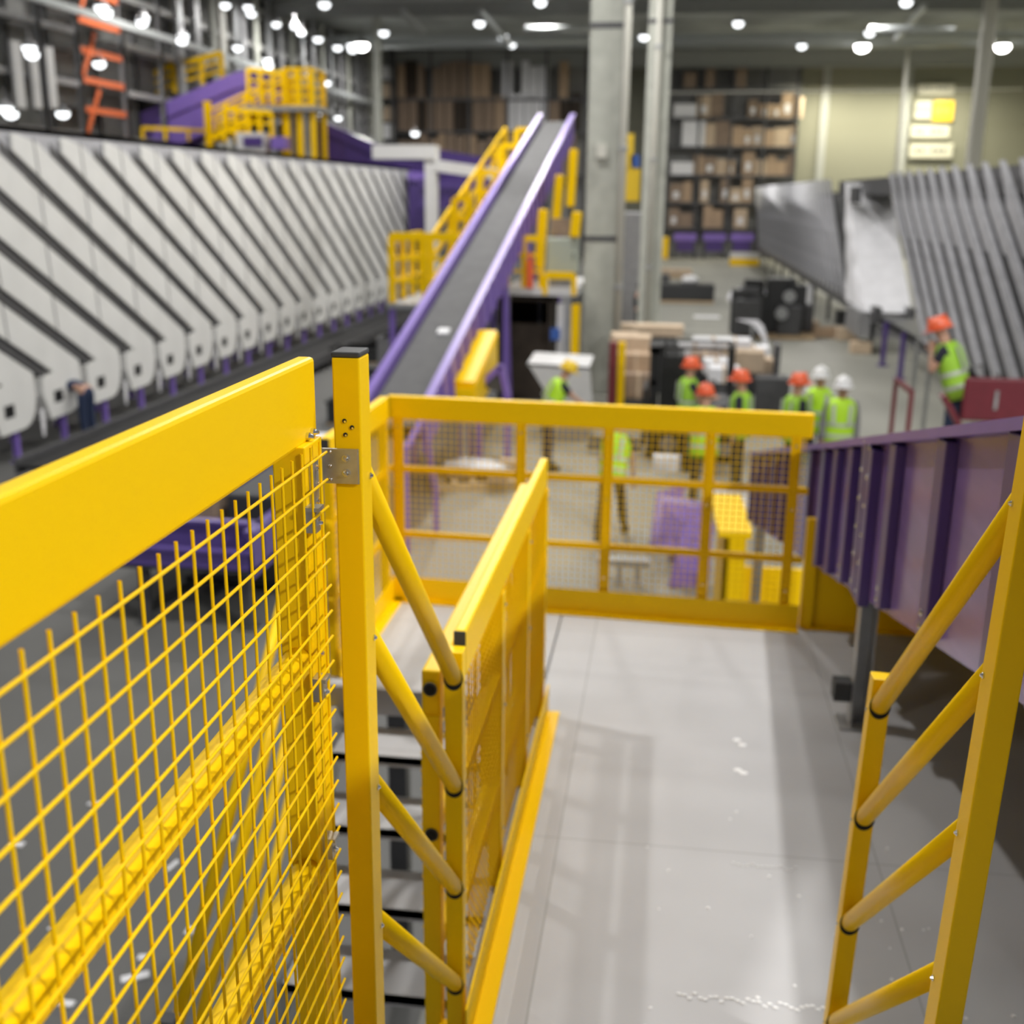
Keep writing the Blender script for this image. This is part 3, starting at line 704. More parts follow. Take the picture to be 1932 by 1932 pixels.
for x_ in (XS - .5, XS + .5):
    b = MB(); b.bar((x_, 27.4, 2.3), (x_, 40, 5.5), .06, .28); b.build('stringer', Y, t)
    for hh in (1.15, .65):
        b = MB(); b.bar((x_, 27.4, 2.3 + hh), (x_, 40, 5.5 + hh), .07, .12); b.build('handrail', Y, t)
    for i in range(6):
        f = i / 5; y_ = 27.4 + 12.6 * f; z_ = 2.3 + 3.2 * f
        b = MB(); b.box((x_ - .07, y_ - .07, z_ - .1), (x_ + .07, y_ + .07, z_ + 1.15)); b.build('post', Y, t)
for i in range(20):
    f = (i + .5) / 20; y_ = 27.4 + 12.6 * f; z_ = 2.3 + 3.2 * f
    b = MB(); b.box((XS - .48, y_ - .3, z_ - .03), (XS + .48, y_ + .3, z_)); b.build('tread', M['galv'], t)
for k, (px, py0, py1, yy, lb) in enumerate(((975, 245, 300, 36, 'tall yellow post pair beside the upper end of the belt conveyor'), (945, 275, 345, 34, 'yellow post frame left of the upper belt conveyor'), (905, 325, 400, 31, 'yellow post frame left of the middle of the belt conveyor'), (858, 375, 450, 28, 'yellow post frame at the top of the lower stair flight'))):
    p, r = P(px, py0, y=yy), P(px + 30, py1, y=yy)
    t = thing('guard_fence', lb, 'railing', (p.x, yy, r.z), 'guard frames beside the belt conveyor')
    for x_ in (p.x, r.x):
        b = MB(); b.box((x_ - .08, yy - .08, r.z), (x_ + .08, yy + .08, p.z)); b.build('post', Y, t)
    for f in (0, .5, 1):
        b = MB(); b.box((p.x, yy - .05, p.z - (p.z - r.z) * f - .07), (r.x, yy + .05, p.z - (p.z - r.z) * f + .07)); b.build('rail', Y, t)

# ================================================================== deck and machinery right of the belt conveyor
t = thing('service_platform', 'white edged service deck right of the belt conveyor, beside the big column', 'platform', (-2.6, 25, 0))
b = MB(); b.box((-3.55, 24.9, 2.38), (-1.95, 28.5, 2.54)); b.build('deck', M['offwhite'], t)
for (x_, y_) in ((-3.5, 25.0), (-2.15, 25.0), (-3.5, 28.4), (-2.15, 28.4)):
    b = MB(); b.box((x_ - .07, y_ - .07, 0), (x_ + .07, y_ + .07, 2.38)); b.build('leg', M['galv'], t)
frame_rail('railing', 'yellow railing on the white edged deck right of the belt conveyor', [(-3.5, 25.0, 2.54), (-2.75, 25.0, 2.54)], 1.05, 2, .06)
frame_rail('railing', 'low yellow rail piece below the pale green cabinet', [(-2.65, 24.95, 2.40), (-2.02, 24.95, 2.40)], .42, 1, .07, mids=0)
t = thing('control_cabinet', 'pale green grey control cabinet in front of the big concrete column', 'cabinet', (-2.32, 25.3, 2.8))
b = MB(); b.box((-2.66, 25.2, 2.84), (-1.97, 25.5, 3.6)); b.build('body', M['cabinet'], t, bevel=.015)
b = MB(); b.box((-2.63, 25.18, 2.87), (-2.0, 25.2, 3.57)); dr = b.build('door', M['cabinet'], t, bevel=.01)
b = MB(); b.box((-2.08, 25.16, 3.15), (-2.05, 25.18, 3.28)); b.build('handle', M['cap'], dr)
b = MB(); b.box((-2.6, 25.3, 2.54), (-2.03, 25.45, 2.84)); b.build('stand', M['galv'], t)
b = MB(); p = P(1000, 500, y=24.9); b.box((p.x - .07, 24.85, 2.54), (p.x + .07, 24.92, 3.15)).box((p.x - .03, 24.84, 3.15), (p.x + .03, 24.9, 3.3))
tag(b.build('safety_rope', M['h_orange']), 'orange red strip hanging on the deck railing right of the belt', 'strip')
for k, (px0, py0, px1, py1, yy, lb) in enumerate(((1025, 395, 1018, 505, 25.8, 'tall yellow guard board nearest the belt, left of the green cabinet'), (1057, 330, 1047, 445, 27.2, 'tall yellow guard board behind the green cabinet'), (1083, 282, 1076, 390, 29.2, 'tall yellow guard board next to the top of the big column'), (1089, 400, 1084, 447, 25.2, 'short yellow guard board on top of the green cabinet'))):
    a_, c_ = P(px0, py0, y=yy), P(px1, py1, y=yy)
    t = thing('guard_board', lb, 'guard', c_, 'guard boards right of the belt conveyor')
    b = MB(); b.bar(c_, a_, .2, .26, (0, 1, 0)); b.build('board', Y, t, bevel=.02)
    b = MB(); b.box((c_.x - .04, yy + .14, 0), (c_.x + .04, yy + .22, c_.z + .3)); b.build('post', M['dsteel'], t)
b = MB(); p, r = P(1040, 412, y=25.9), P(1086, 446, y=25.9); b.box((p.x, 25.9, r.z), (r.x, 26.0, p.z)).box((r.x - .12, 25.92, 2.54), (r.x - .04, 25.98, r.z)); tag(b.build('brown_board', M['card3']), 'brown board above the pale green cabinet', 'board')
t = thing('dark_container', 'dark brown open container under the white edged deck', 'container', (-3.1, 25, 0))
b = MB(); b.box((-3.72, 25.1, 0), (-3.66, 27, 2.3)).box((-2.6, 25.1, 0), (-2.54, 27, 2.3)).box((-3.72, 26.94, 0), (-2.54, 27, 2.3)).box((-3.72, 25.1, 2.24), (-2.54, 27, 2.3)); b.build('shell', M['brown'], t)
b = MB(); b.box((-3.66, 25.3, 0), (-2.6, 25.34, 1.72)); b.build('front_flap', M['brown'], t)
for k, px in enumerate((1058, 1085)):
    p = P(px, 640, y=25.0); b = MB(); b.box((p.x - .09, 24.95, .0), (p.x + .09, 25.1, 2.2)); tag(b.build('machine_post', [M['offwhite'], Y][k]), ['pale post under the service deck, right of the dark container', 'yellow post under the service deck, against the big column'][k], 'post')
p = P(1048, 630, y=24.9); b = MB(); b.box((p.x - .1, 24.8, p.z - .12), (p.x + .1, 24.95, p.z + .12)); tag(b.build('motor_box', M['blue']), 'small blue motor box beside the dark container', 'box')
# yellow slide guard beside the belt foot
t = thing('slide_guard', 'sloping yellow guard chute at the right foot of the belt conveyor', 'guard', (-3.1, 18.6, 0))
a_, c_ = P(876, 725, y=17.6), P(920, 628, y=19.6)
b = MB(); b.bar(a_, c_, .32, .1); b.build('top_board', Y, t)
b = MB(); b.prism([(a_.x + .1, a_.y, a_.z), (c_.x + .1, c_.y, c_.z), (c_.x + .1, c_.y, c_.z - .75), (a_.x + .1, a_.y, a_.z - .5)], (.08, 0, 0)); b.build('side_board', Y, t)
b = MB(); b.box((a_.x - .2, a_.y - .1, a_.z - .45), (a_.x + .16, a_.y + .1, a_.z - .05)); b.build('foot', Y, t)
b = MB(); b.box((a_.x - .05, a_.y - .05, 0), (a_.x + .05, a_.y + .05, a_.z - .45)); b.build('leg', M['galv'], t)
# purple open frame beside it
t = thing('purple_trestle', 'small purple A-frame next to the yellow guard chute', 'frame', P(930, 740, y=18.5))
a_, m_, c_ = P(905, 728, y=18.5), P(945, 690, y=18.5), P(958, 745, y=18.5)
b = MB(); b.bar(a_, m_, .12, .1).bar(m_, c_, .12, .1); b.bar((c_.x, c_.y, 0), c_, .1, .1, (0, 1, 0)).bar((a_.x, a_.y, 0), a_, .1, .1, (0, 1, 0)); b.build('frame', M['purple'], t)
b = MB(); b.prism([a_, m_, c_], (0, .04, 0)); b.build('dark_panel', M['dsteel'], t)
# purple legs of the belt foot seen through the far railing mesh
t = thing('trestle', 'thin purple trestle under the lower end of the belt conveyor', 'trestle', P(800, 800, y=14.2))
top = P(798, 790, y=14.2)
b = MB(); b.bar(top, P(765, 850, y=13.6), .07, .07).bar(top, P(822, 930, y=14.6), .07, .07).bar(P(822, 930, y=14.6), (P(822, 930, y=14.6).x, 14.6, 0), .07, .07, (0, 1, 0)).bar(P(765, 850, y=13.6), (P(765, 850, y=13.6).x, 13.6, 0), .07, .07, (0, 1, 0)); b.build('frame', M['purple'], t)
# white hopper
t = thing('hopper', 'white sheet metal hopper before the big column, by the yellow helmet worker', 'hopper', (-1.95, 21.5, 0))
a1, a2, a3, a4 = P(995, 685, y=21), P(1112, 692, y=21), P(1118, 760, y=21), P(1042, 760, y=21)
b = MB(); b.prism([a1, a2, a3, a4], (0, .06, 0)).prism([a1 + Vector((0, 1.2, .05)), a2 + Vector((0, 1.2, .05)), a2, a1], (0, 0, -.05)); b.build('sheet_wall', M['offwhite'], t)
b = MB(); b.box((a4.x + .1, 21.1, 0), (a3.x - .1, 22, a3.z)); b.build('base', M['steel'], t)
# ================================================================== columns
def column(label, px0, px1, py, yy, depth, pipe_px=None, m='concrete_col', band=()):
    a, c = P(px0, py, y=yy), P(px1, py, y=yy)
    t = thing('concrete_column', label, 'column', ((a.x + c.x) / 2, yy, 0))
    b = MB(); b.box((a.x, yy, 0), (c.x, yy + depth, 14.9)); b.build('shaft', M[m], t, bevel=.03)
    for pb in band:
        z = P(px0, pb, y=yy).z; b = MB(); b.box((a.x - .01, yy - .012, z - .06), (c.x + .01, yy, z + .06)); b.build('strap', M['dsteel'], t)
    if pipe_px:
        p = P(pipe_px, py, y=yy - .1); b = MB(); b.tube((p.x, yy - .1, 0), (p.x, yy - .1, 14.9), .085, 12); pp = b.build('pipe', M['pipe'], t, 'pale vertical pipe', smooth=True)
        for zz in (2.5, 5.5, 8.5):
            b = MB(); b.box((p.x - .1, yy - .2, zz - .04), (p.x + .1, yy, zz + .04)); b.build('clamp', M['galv'], pp)
    return t
ct = column('big grey concrete column with a pale pipe in the middle of the hall', 1104, 1166, 400, 26.3, .8, 1172, band=(48, 450))
p = P(1134, 285, y=26.1); b = MB(); b.box((p.x - .1, 26.15, p.z - .14), (p.x + .12, 26.3, p.z + .14)); b.build('junction_box', M['pipe'], ct)
column('second concrete column with a pipe, right behind the big column', 1218, 1262, 200, 34, .7, 1238, band=(40,))
column('pale thin column in front of the lit wall at the right', 1845, 1868, 150, 60, .7, None, 'pipe')
column('thin grey column left of the belt conveyor top', 704, 716, 120, 68, .6, None)
column('pale column standing before the dark racks at the upper left', 398, 418, 80, 56, .7, None, 'pipe')
t = thing('sign_board', 'tall yellow sign panels hanging beside the big column', 'sign', P(1190, 310, y=30))
for (x0, y0, x1, y1, m_) in ((1178, 252, 1194, 320, 'sign'), (1178, 318, 1206, 380, 'sign'), (1190, 292, 1206, 316, 'blue')):
    a, c = P(x0, y0, y=30), P(x1, y1, y=30)
    b = MB(); b.box((a.x, 30, c.z), (c.x, 30.06, a.z)); b.build('panel', M[m_], t, 'blue panel' if m_ == 'blue' else None)
a = P(1178, 300, y=30.1); b = MB(); b.box((a.x - .05, 30.06, 3), (a.x + .03, 30.12, a.z + 1)); b.build('post', M['galv'], t)
# grey machine housing behind the big column
a, c = P(1168, 400, y=38), P(1214, 545, y=38)
b = MB(); b.box((a.x, 38, 0), (c.x, 40, a.z)); tag(b.build('machine_housing', M['steel'], bevel=.05), 'grey machine housing behind the pipe of the big column', 'machine')

# ================================================================== racks
def pallet_rack(label, x0, x1, yy, levels, nb, top, depth=1.2, m='dsteel', group=None, beam_m='dsteel', back=True):
    t = thing('pallet_rack', label, 'rack', ((x0 + x1) / 2, yy, 0), group)
    for i in range(nb + 1):
        x = x0 + (x1 - x0) * i / nb
        for dy in (0, depth):
            b = MB(); b.box((x - .07, yy + dy - .06, 0), (x + .07, yy + dy + .06, top)); b.build('upright', M[m], t)
    for z in levels:
        b = MB(); b.box((x0, yy - .05, z - .16), (x1, yy + .05, z)); b.build('beam', M[beam_m], t)
        b = MB(); b.box((x0, yy + .05, z - .06), (x1, yy + depth, z)); b.build('shelf', M['dsteel'], t)
    if back:
        b = MB(); b.box((x0, yy + depth + .06, 0), (x1, yy + depth + .1, top - .3)); b.build('back_sheet', M['brown' if 0 else 'darkwall'], t)
    return t
cartons = {}
def carton(x, y, z, w, h, d, m, label, group, patch=True):
    key = (m, patch)
    if key not in cartons:
        t = thing('carton', label, 'carton', (x, y, z), group)
        b = MB(); b.box((-.5, 0, 0), (.5, 1, 1)); b.build('body', M[m], t, xf=Matrix.Translation((x, y, z)))
        if patch:
            b = MB(); b.box((-.22, -.015, .2), (.2, 0, .55)); b.build('paper_label', M['label'], t, xf=Matrix.Translation((x, y, z)))
        cartons[key] = t
    else:
        t = dup(cartons[key], (x, y, z), label); t['group'] = group
    t.scale = (w, d, h)
    return t
# rack on the back wall, right of the second column
YK = 89.0
lv = [P(1350, py, y=YK).z for py in (430, 382, 330, 276, 222, 166)]
xa, xb = P(1256, 300, y=YK).x, P(1500, 300, y=YK).x
pallet_rack('back wall rack loaded with brown cartons, right of the second column', xa, xb, YK, lv, 4, lv[-1] + 2.4)
rr = random.Random(11)
SH = ['bottom shelf', 'second shelf up', 'third shelf up', 'fourth shelf up', 'fifth shelf up', 'top shelf']
for s, z in enumerate(lv):
    x = xa + .4; n = 0
    lim = xb - .3 if s >= 2 else xb - 3.2
    if s == 5: lim = xb - 3.5
    while x < lim:
        w = .62 + .45 * rr.random(); h = .9 + .9 * rr.random()
        if rr.random() < (.12 if s in (2, 3, 4) else .35): x += w * .8; continue
        m_ = rr.choice(['card', 'card', 'card2', 'card3'] if s < 5 else ['card3', 'card3', 'card'])
        if n == 0 and s in (2, 3, 4): m_ = 'label'; w = 1.7
        carton(x + w / 2, YK + .1, z, w * .97, h, .9, m_, '%s on the back wall rack, %s, %s from left' % ({'label': 'white wrapped load', 'card': 'brown carton', 'card2': 'pale brown carton', 'card3': 'dark brown carton'}[m_], SH[s], ORD[n]), 'cartons on the back wall rack', m_ != 'label' and rr.random() < .5)
        x += w; n += 1
# tall racks of slatted loads behind the belt conveyor top
YM = 88.0
lm = [P(900, py, y=YM).z for py in (330, 247, 186)]
xa, xb = P(742, 200, y=YM).x, P(1104, 200, y=YM).x
pallet_rack('wide back rack of tall brown loads behind the top of the belt conveyor', xa, xb, YM, lm, 5, lm[-1] + 3.4)
for s, z in enumerate(lm):
    x = xa + .3; n = 0
    while x < xb - .8:
        w = .55 + .35 * rr.random(); h = (2.2 + .5 * rr.random()) if s else 2.2 + rr.random()
        m_ = rr.choice(['card3', 'card', 'card3', 'brown'])
        cx_ = (x - xa) / (xb - xa)
        if s and .55 < cx_ < .78 and rr.random() < .75: m_ = 'wrap'
        if s == 2 and m_ != 'wrap' and rr.random() < .25: x += w; continue
        carton(x + w / 2, YM + .1, z, w * .9, h, .9, m_, '%s on the wide back rack, %s, %s from left' % ({'card3': 'tall brown load', 'card': 'tall light brown load', 'brown': 'tall dark load', 'wrap': 'tall white wrapped load'}[m_], ['lowest visible shelf', 'middle shelf', 'top shelf'][s], ORD[n] if n < 40 else 'last'), 'loads on the wide back rack', False)
        x += w; n += 1
# pale stacked loads between the column and the left racks
xa, xb = P(642, 200, y=86).x, P(738, 200, y=86).x
lm = [P(690, py, y=86).z for py in (262, 228, 185, 150)]
pallet_rack('narrow back rack with white and pale loads, left of the wide rack', xa, xb, 86, lm, 2, lm[-1] + 2, back=False)
for s, z in enumerate(lm):
    for n in range(4):
        w = (xb - xa) / 4
        carton(xa + w * (n + .5), 86.1, z, w * .8, .8 + .5 * rr.random(), .9, rr.choice(['label', 'label', 'card2', 'wrap']), 'pale load on the narrow back rack, %s, %s from left' % (['lowest shelf', 'second shelf up', 'third shelf up', 'top shelf'][s], ORD[n]), 'pale loads on the narrow back rack', False)
a, c = P(640, 108, y=91.6), P(745, 190, y=91.6)
b = MB(); b.box((a.x, 91.8, c.z), (c.x, 91.9, a.z)); tag(b.build('wall_panel', M['paper']), 'pale lit wall panel above the narrow back rack', 'panel')

# long side racks at the upper left
XK = -22.0
def side_bay(y0, y1, label, beam_m, up_m, top=14.6, step=1.45, z0=1.2, fill=None, group='bays of the left side rack'):
    t = thing('pallet_rack', label, 'rack', (XK, (y0 + y1) / 2, 0), group)
    for y in (y0, y1 - .02):
        for dx in (0, -1.2):
            b = MB(); b.box((XK + dx - .08, y, 0), (XK + dx + .08, y + .26, top)); b.build('upright', M[up_m], t)
    z = z0; k = 0
    while z < top - .2:
        b = MB(); b.box((XK - .06, y0 + .26, z - .22), (XK + .06, y1, z)); b.build('beam', M[beam_m], t)
        b = MB(); b.box((XK - 1.2, y0, z - .06), (XK - .06, y1, z)); b.build('shelf', M['rack'], t)
        z += step; k += 1
    b = MB(); b.box((XK - 1.35, y0, 0), (XK - 1.3, y1, top)); b.build('back_sheet', M['brown' if 0 else 'darkwall'], t)
    return t
ys = [32.5, 36.0, 39.3, 42.0, 45.6, 49.2, 52.8, 56.4, 60, 63.6, 67.2, 70.8, 74.4, 78, 81.6, 85.2]
for i, (y0, y1) in enumerate(zip(ys[:-1], ys[1:])):
    if i == 3: side_bay(y0, y1, 'rack bay with orange beams at the upper left', 'orange', 'galv', 14.6, 1.05, 4.4)
    else: side_bay(y0, y1, 'grey rack bay of the left side wall, %s counted from the near end' % ORD[i], 'rack' if i > 3 else 'steel', ['steel', 'galv'][i % 2], 14.6, 1.8)
b = MB()
for k in range(5): b.bar((XK + .1, 42.2, 4.6 + 2 * k), (XK + .1, 43.4, 6.2 + 2 * k), .08, .16)
tag(b.build('brace', M['orange']), 'orange zigzag bracing on the orange rack bay', 'brace')
for k, (px0, px1) in enumerate(((18, 48), (52, 78), (82, 108))):
    a, c = P(px0, 75, x=XK + .2), P(px1, 205, x=XK + .2)
    b = MB(); b.box((XK + .15, a.y, c.z), (XK + .25, c.y, a.z - .1 * k)); tag(b.build('white_sheet', M['offwhite']), 'bright white sheet hung on the left racks, %s of three from the left' % ORD[k], 'sheet', 'white sheets on the left racks')
for i in range(18):
    y0 = 50.9 + i * 1.95 + (1.0 if i == 3 else 0)
    b = MB(); b.box((XK + .1, y0, 0), (XK + .22, y0 + .55, 14.4)); tag(b.build('rack_panel', M[['galv', 'steel', 'concrete_col'][i % 3]]), 'grey vertical panel in front of the left racks, %s from the orange bay' % ORD[i], 'panel', 'panels before the left racks')
b = MB(); z = P(300, 70, x=XK + 1).z; b.box((XK + .6, 34, z), (XK + .8, 86, z + .25)); tag(b.build('cable_tray', M['duct']), 'long pale cable tray running before the left racks', 'tray')

# wall papers and sign on the right of the back wall
def wallsheet(px0, py0, px1, py1, m_, rows, label, catn, name):
    a, c = P(px0, py0, y=91.6), P(px1, py1, y=91.6)
    t = thing(name, label, catn, (a.x, 91.6, c.z))
    b = MB(); b.box((a.x, 91.62, c.z), (c.x, 91.995, a.z)); b.build('board', M[m_], t)
    for r_ in range(rows):
        z = a.z - (a.z - c.z) * (r_ + .5) / rows; b = MB()
        n = 6
        for k in range(n):
            if (k * 7 + r_ * 3) % 5 == 4: continue
            x = a.x + (c.x - a.x) * (.12 + .76 * k / n); b.box((x, 91.6, z - .12), (x + (c.x - a.x) * .08, 91.62, z + .12))
        b.build('print_line', M['ink'], t)
wallsheet(1728, 190, 1755, 224, 'paper', 1, 'cream notice sheet left of the yellow sign on the back wall', 'notice', 'notice_sheet')
wallsheet(1763, 190, 1797, 228, 'sign', 1, 'square yellow sign on the back wall', 'sign', 'wall_sign')
wallsheet(1720, 236, 1790, 260, 'paper', 1, 'wide cream notice below the yellow sign', 'notice', 'notice_sheet')
wallsheet(1718, 270, 1796, 298, 'paper', 1, 'lowest cream notice on the back wall above the chutes', 'notice', 'notice_sheet')
wallsheet(1735, 158, 1800, 178, 'paper', 1, 'cream notice above the yellow sign', 'notice', 'notice_sheet')
b = MB(); a, c = P(1260, 175, y=84), P(1932, 168, y=84); b.tube(a, c, .07, 8); tag(b.build('wall_pipe', M['pipe'], smooth=True), 'thin pale pipe crossing in front of the lit back wall', 'pipe')
b = MB(); a, c = P(1716, 60, y=80), P(1705, 330, y=80); b.tube((a.x, 80, 14.5), (a.x, 80, 3), .12, 8); tag(b.build('wall_pipe', M['pipe'], smooth=True), 'thin vertical pipe before the lit back wall', 'pipe')

# purple dock frames under the back rack
for k, px in enumerate((1292, 1347, 1399)):
    a, c = P(px - 20, 440, y=87.5), P(px + 20, 492, y=87.5)
    t = thing('dock_frame', 'purple topped dock frame below the back rack, %s from the left' % ORD[k], 'frame', ((a.x + c.x) / 2, 87.5, 0), 'dock frames at the back wall')
    b = MB(); b.box((a.x, 87.5, a.z - .55), (c.x, 88, a.z)); b.build('header', M['purple'], t)
    b = MB(); b.box((a.x + .2, 87.6, a.z - 1.3), (c.x - .2, 87.7, a.z - .55)); b.build('curtain', M['purple_dark'], t)
    for x_ in (a.x, c.x - .2):
        b = MB(); b.box((x_, 87.5, 0), (x_ + .2, 88, a.z - .55)); b.build('post', M['dsteel'], t)
t = thing('barrier_block', 'white and yellow barrier on the floor below the purple dock frames', 'barrier', P(1405, 492, y=80))
a, c = P(1378, 476, y=80), P(1432, 492, y=80)
b = MB(); b.box((a.x, 80, .45), (c.x, 80.5, a.z)); b.build('white_panel', M['offwhite'], t)
b = MB(); b.box((a.x, 79.9, 0), (c.x, 80.5, .45)); b.build('yellow_base', Y, t)

# ================================================================== high-bay lamps
LP = [(905, 42), (965, 82), (1020, 2), (612, 6), (637, 88), (663, 84), (682, 83), (724, 60), (1393, 42), (1513, 85), (1627, 85), (1641, 60), (1892, 85), (1710, 2), (1215, 68), (665, 92), (600, 72), (949, 67)]
l0 = None
def lamp(p, label, s=.36, m='lamp', group=None):
    global l0
    key = m
    if key not in LM:
        t = thing('hanging_lamp', label, 'lamp', p, group)
        b = MB(); b.lathe([(.05, .5), (.16, .45), (.32, .2), (.5, .0), (.48, -.02)], p, 16); b.build('shade', M['lamp_house'], t)
        b = MB(); b.lathe([(.44, .05), (.47, -.1), (.36, -.32), (.15, -.42)], p, 14); b.build('diffuser', M[m], t, smooth=True)
        b = MB(); b.tube((p.x, p.y, p.z + .5), (p.x, p.y, p.z + 1.2), .03, 6); b.build('rod', M['lamp_house'], t)
        LM[key] = t
    else: t = dup(LM[key], p, label)
    t.scale = (s / .45,) * 3
LM = {}
for i, (px, py) in enumerate(LP):
    p = P(px, py, z=13.3)
    if p.y > 88: p = P(px, py, y=86)
    big = px in (1627, 1892, 682)
    lamp(p, 'round glowing high-bay lamp under the dark ceiling of the hall', .42 if big else .26, 'lamp' if big else 'lamp_dim', 'high-bay lamps under the ceiling')
for i, (px, py) in enumerate([(200, 22), (190, 12), (270, 32), (268, 40), (345, 66), (343, 75), (425, 8), (468, 12), (474, 24), (521, 44), (556, 48), (568, 60), (448, 88), (504, 112), (507, 122), (585, 140), (617, 155), (605, 210), (638, 221), (118, 212), (60, 100), (10, 202), (20, 212), (187, 118), (55, 88), (700, 268), (783, 250)]):
    yy = 40 + (px / 700) * 34
    lamp(P(px, py, x=-19.5) if px < 640 else P(px, py, y=60), 'round glowing lamp in front of the dark racks at the upper left', .20, 'lamp_dim', 'lamps before the left racks')
# ================================================================== people
def skin_bm(chains, sub=1):
    """chains: list of (points with radius, attach key) -> baked mesh of skin + subsurf"""
    bm = bmesh.new(); lay = bm.verts.layers.skin.verify()
    keys = {}
    for ch in chains:
        prev = None; root = True
        for key, co, r in ch:
            if key in keys and key is not None: v = keys[key]; root = False
            else:
                v = bm.verts.new(co); d = v[lay]; d.radius = (r[0], r[1]) if isinstance(r, tuple) else (r, r)
                if key is not None: keys[key] = v
                if prev is None and root: d.use_root = True
            if prev is not None and prev is not v and not bm.edges.get((prev, v)): bm.edges.new((prev, v))
            prev = v; root = False
    me = bpy.data.meshes.new('tmp'); bm.to_mesh(me); bm.free()
    o = bpy.data.objects.new('tmp', me); COL.objects.link(o)
    o.modifiers.new('s', 'SKIN').use_smooth_shade = True
    if sub: s = o.modifiers.new('u', 'SUBSURF'); s.levels = sub; s.render_levels = sub
    dg = bpy.context.evaluated_depsgraph_get(); dg.update()
    out = bmesh.new(); out.from_mesh(bpy.data.meshes.new_from_object(o.evaluated_get(dg)))
    bpy.data.objects.remove(o); bpy.data.meshes.remove(me)
    return out
def person(label, loc, heading, helmet, vest='vest', shirt='navy', pants='trousers', lean=0, arms=('down', 'down'), stride=0.0, head_yaw=0, crouch=0, long_sleeve=True, vest_on=True, side_lean=0, group='workers', size=None):
    """local frame: +y is forward, feet at z=0"""
    t = thing('person', label, 'person', loc, group)
    L = R(lean)
    hip = Vector((0, 0, .93 - crouch)); 
    def tp(x, y, z):  # torso point, leaning forward about the hips
        v = Vector((x, y, z)); return hip + Vector((v.x + math.sin(R(side_lean)) * v.z, v.y * math.cos(L) + v.z * math.sin(L), v.z * math.cos(L) - v.y * math.sin(L)))
    neck = tp(0, .0, .55); head = tp(0, .03, .68) ; top = tp(0, .03, .80)
    sh = {s: tp(.185 * s, 0, .47) for s in (-1, 1)}
    arm = {}
    for s, a in zip((-1, 1), arms):
        S = sh[s]
        if a == 'down': e = S + Vector((.05 * s, -.02, -.29)); w = e + Vector((.0, .06, -.25))
        elif a == 'front': e = S + Vector((.05 * s, .12, -.26)); w = e + Vector((-.08 * s, .22, .03))
        elif a == 'up': e = S + Vector((.14 * s, .18, -.12)); w = e + Vector((-.06 * s, .14, .20))
        elif a == 'out': e = S + Vector((.26 * s, .08, -.10)); w = e + Vector((.20 * s, .12, -.08))
        elif a == 'reach': e = S + Vector((.03 * s, .20, -.20)); w = e + Vector((-.02 * s, .22, -.14))
        elif a == 'chin': e = S + Vector((.03 * s, .10, -.26)); w = e + Vector((-.11 * s, .05, .22))
        elif a == 'hip': e = S + Vector((.20 * s, -.06, -.24)); w = e + Vector((-.14 * s, .12, -.18))
        arm[s] = (S, e, w)
    leg = {}
    for s in (-1, 1):
        f = stride * s
        H = hip + Vector((.095 * s, 0, -.02)); K = Vector((.10 * s, .5 * f + .10 * (crouch > 0) * 3 * crouch + .02, .50 - crouch * .25)); A = Vector((.11 * s, f, .09))
        leg[s] = (H, K, A)
    # body: one continuous skin
    ch = [[('p', hip, (.12, .10)), ('c1', tp(0, 0, .2), (.12, .09)), ('c2', tp(0, 0, .42), (.13, .09)), ('n', neck, .055), ('h', head, (.075, .088)), ('t', top, (.06, .07))]]
    for s in (-1, 1):
        S, e, w = arm[s]; H, K, A = leg[s]
        hd = (w - e).normalized()
        ch.append([('c2', None, 0), ('s%d' % s, S, .052), ('e%d' % s, e, .040), ('w%d' % s, w, .028), ('m%d' % s, w + hd * .05, (.032, .020)), ('k%d' % s, w + hd * .09, (.036, .018))])
        ch.append([('p', None, 0), ('H%d' % s, H, .085), ('K%d' % s, K, .055), ('A%d' % s, A, .038), ('T%d' % s, A + Vector((0, .13, -.05)), .035)])
        sd = hd.cross(Vector((0, 0, 1))); sd = sd.normalized() if sd.length > .1 else Vector((0, 1, 0)); nn = sd.cross(hd)
        for j, (o_, ln) in enumerate(((-.028, .062), (-.009, .074), (.010, .070), (.028, .054))):
            b0 = w + hd * .085 + sd * o_; b1 = b0 + hd * ln * .55; b2 = b1 + (hd * .8 + nn * -.5).normalized() * ln * .45
            ch.append([(None, b0, .0095), (None, b1, .0088), (None, b2, .0075)])
        b0 = w + hd * .03 + sd * .03 * s; b1 = b0 + (hd + sd * s * .9).normalized() * .04; b2 = b1 + hd * .03
        ch.append([(None, b0, .011), (None, b1, .0098), (None, b2, .008)])
    bm = skin_bm(ch)
    mb = MB(); mb.bm.free(); mb.bm = bm
    hy = R(head_yaw); fx = Vector((math.sin(hy), math.cos(hy), 0)); rx = Vector((math.cos(hy), -math.sin(hy), 0))
    up = (top - head).normalized()
    mb.loft([[head + fx * .075 + rx * .016 + up * .0, head + fx * .075 - rx * .016, head + fx * .075 + up * .045], [head + fx * .112 + rx * .008 - up * .005, head + fx * .112 - rx * .008 - up * .005, head + fx * .10 + up * .01]])
    for s in (-1, 1): mb.ball(head + rx * .083 * s + up * .01, .028, 8, (.5, .6, 1))
    mb.bar(head + fx * .082 - up * .045 - rx * .022, head + fx * .082 - up * .045 + rx * .022, .012, .012)
    rot = Matrix.Translation(loc) @ Matrix.Rotation(heading, 4, 'Z')
    body = mb.build('body', M['skin'], t, xf=rot, smooth=True)
    for s in (-1, 1):
        b = MB(); b.ball(head + fx * .080 + rx * .032 * s + up * .025, .012, 8); b.build('eye', M['eye'], body, xf=rot)
